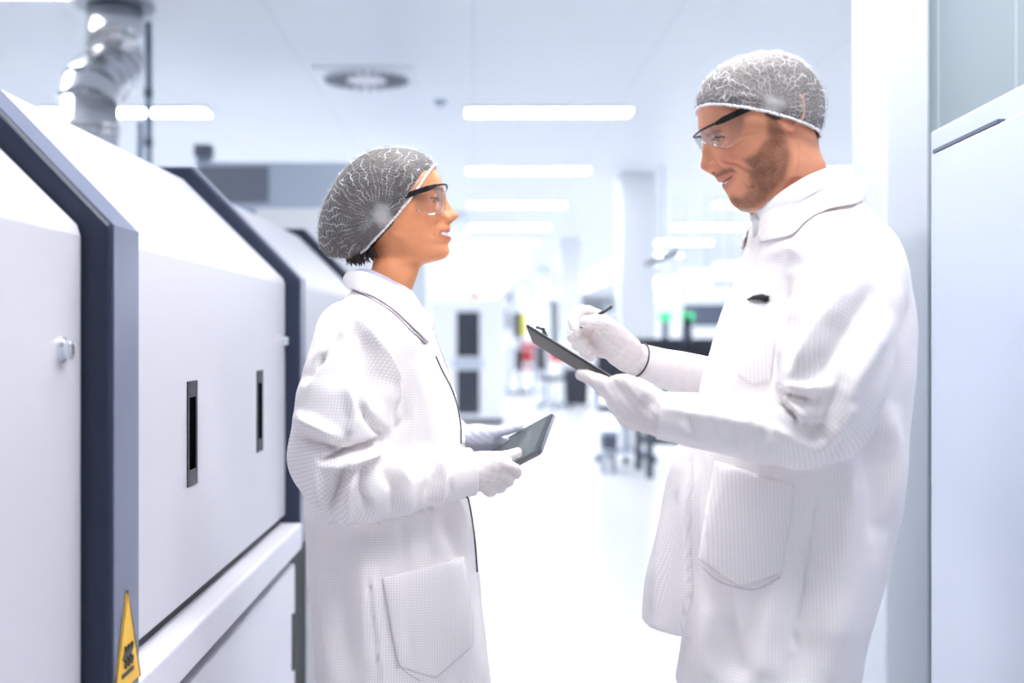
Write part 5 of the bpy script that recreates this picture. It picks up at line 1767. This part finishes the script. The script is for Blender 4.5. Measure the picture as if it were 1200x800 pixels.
# gloves: left (near) hand carries the clipboard from below, right (far) hand writes
near = [([J(780,488,1.68,.032), J(762,482,1.69,.034), J(744,473,1.705,.033), J(730,466,1.72,.028)], .012),
        ([J(755,462,1.675,.020), J(742,452,1.685,.0145), J(731,447,1.70,.0120), J(722,447,1.715,.0105)], .010),
        ([J(735,466,1.71,.022), J(716,454,1.725,.0145), J(698,445.5,1.745,.0120), J(681,438.5,1.765,.0098)], .008),
        ([J(732,474,1.73,.021), J(718,463,1.755,.0140), J(702,449,1.785,.0122), J(690,438,1.81,.0100)], .006),
        ([J(736,484,1.735,.021), J(724,474,1.77,.0138), J(712,458,1.81,.0118), J(703,446,1.835,.0098)], .006),
        ([J(744,491,1.735,.019), J(732,484,1.775,.0122), J(722,468,1.815,.0105), J(715,455,1.84,.0088)], .006)]
hand_sdf('glove', near, M['glove'], man, .0021)
far = [([J(756,424,2.02,.028), J(738,418,2.01,.030), J(720,404,1.99,.029), J(710,394,1.985,.024)], .012),
       ([J(738,408,1.985,.021), J(722,389,1.962,.0160), J(704,377,1.945,.0132), J(686,377,1.938,.0108)], .010),
       ([J(716,390,1.985,.019), J(699,371,1.980,.0140), J(681,365,1.970,.0122), J(672,376,1.958,.0108), J(676,388,1.948,.0095)], .006),
       ([J(714,398,1.99,.019), J(698,386,1.995,.0138), J(678,384,1.985,.0120), J(671,395,1.972,.0108), J(683,402,1.958,.0098)], .005),
       ([J(716,405,2.0,.018), J(700,399,2.008,.0130), J(682,396,2.0,.0115), J(676,404,1.985,.0105), J(688,409,1.972,.0095)], .005),
       ([J(720,413,2.01,.016), J(706,412,2.02,.0115), J(692,408,2.015,.0102), J(684,412,2.0,.0095), J(693,418,1.985,.0085)], .005)]
gf, gV, gF = hand_sdf('glove', far, M['glove'], man, .0021)
# dark stitched edge of the far glove
c0, c1 = np.array(J(749,422,2.018,0))[:3], np.array(J(738,418,2.01,0))[:3]
d = (c1-c0)/np.linalg.norm(c1-c0)
a_ = np.cross(d, (0, 1, 0)); a_ /= np.linalg.norm(a_); b_ = np.cross(d, a_)
MB().tube([c0+d*.001+(a_*math.cos(t)+b_*math.sin(t))*.0318 for t in np.linspace(0, 2*math.pi, 40)], .0016, 6).build('cuff_edge', M['glove_cuff'], gf, smooth=True)
lower_body(man, (hipx, .90), (hipx+.0, .50), (hipx, .10), YM, .10, -1, M['trousers_m'], None)

# clipboard: near long edge from A (clip end, away from him) to B (resting on his hand); the far edge sits a little lower
A = P(618.5, 381, 1.775); Bc = P(724, 446, 1.745)
L_ = Bc-A; Ln = L_/np.linalg.norm(L_); LL = np.linalg.norm(L_)
wv = np.array((-.02, 1.0, -.075)); wv = wv-Ln*(wv@Ln); wv /= np.linalg.norm(wv)
up = np.cross(wv, Ln); up = up if up[2] > 0 else -up
WW = .17
clipb = empty('clipboard', tuple(A+Ln*LL/2+wv*WW/2), 'dark clipboard with white paper held by the man', 'clipboard')
def bslab(a0, a1, b0, b1, h0, h1):
    V = [A+Ln*a+wv*b+up*h for h in (h0, h1) for a, b in ((a0, b0), (a1, b0), (a1, b1), (a0, b1))]
    return MB().add(V, [(0,3,2,1),(4,5,6,7),(0,1,5,4),(1,2,6,5),(2,3,7,6),(3,0,4,7)])
bslab(0, LL, 0, WW, -.0035, .0).build('board', M['board'], clipb, .0008)
rim = MB()
for a, b in (((0, 0), (LL, 0)), ((LL, 0), (LL, WW)), ((LL, WW), (0, WW)), ((0, WW), (0, 0))):
    rim.tube([A+Ln*a[0]+wv*a[1]-up*.0012, A+Ln*b[0]+wv*b[1]-up*.0012], .0023, 8)
rim.build('rim', M['board_edge'], clipb, smooth=True)
bslab(.018, LL-.004, .006, WW-.006, .0005, .0022).build('paper', M['paper'], clipb)
bslab(.004, .030, .045, .125, .0022, .0065).build('clip_plate', M['chrome'], clipb, .001)
lv = MB()
for b0 in (.05, .12):
    lv.tube([A+Ln*.03+wv*b0+up*.006, A+Ln*.018+wv*b0+up*.013, A+Ln*.006+wv*b0+up*.010], .0022, 8)
lv.tube([A+Ln*.018+wv*.05+up*.013, A+Ln*.018+wv*.12+up*.013], .003, 10)
lv.build('clip_lever', M['board_edge'], clipb, smooth=True)

# pen in the writing hand
p0, p1 = P(717, 358.5, 1.955), P(676, 386, 1.945)
d = (p1-p0)/np.linalg.norm(p1-p0)
tip = p1+d*.020
pen = empty('pen', tuple(tip), 'dark grey pen held in the man writing hand', 'pen')
MB().tube([p0, p0+d*.002, p1+d*.006], [.0026, .0036, .0034], 14).build('barrel', M['pen'], pen, smooth=True)
MB().tube([p1+d*.006, tip], [.0034, .0006], 14).build('pen_tip', M['chrome'], pen, smooth=True)
MB().tube([p0+d*.003+np.array((0,-.004,.001)), p0+d*.036+np.array((0,-.0045,.001))], .0010, 6).build('clip', M['gunmetal'], pen, smooth=True)
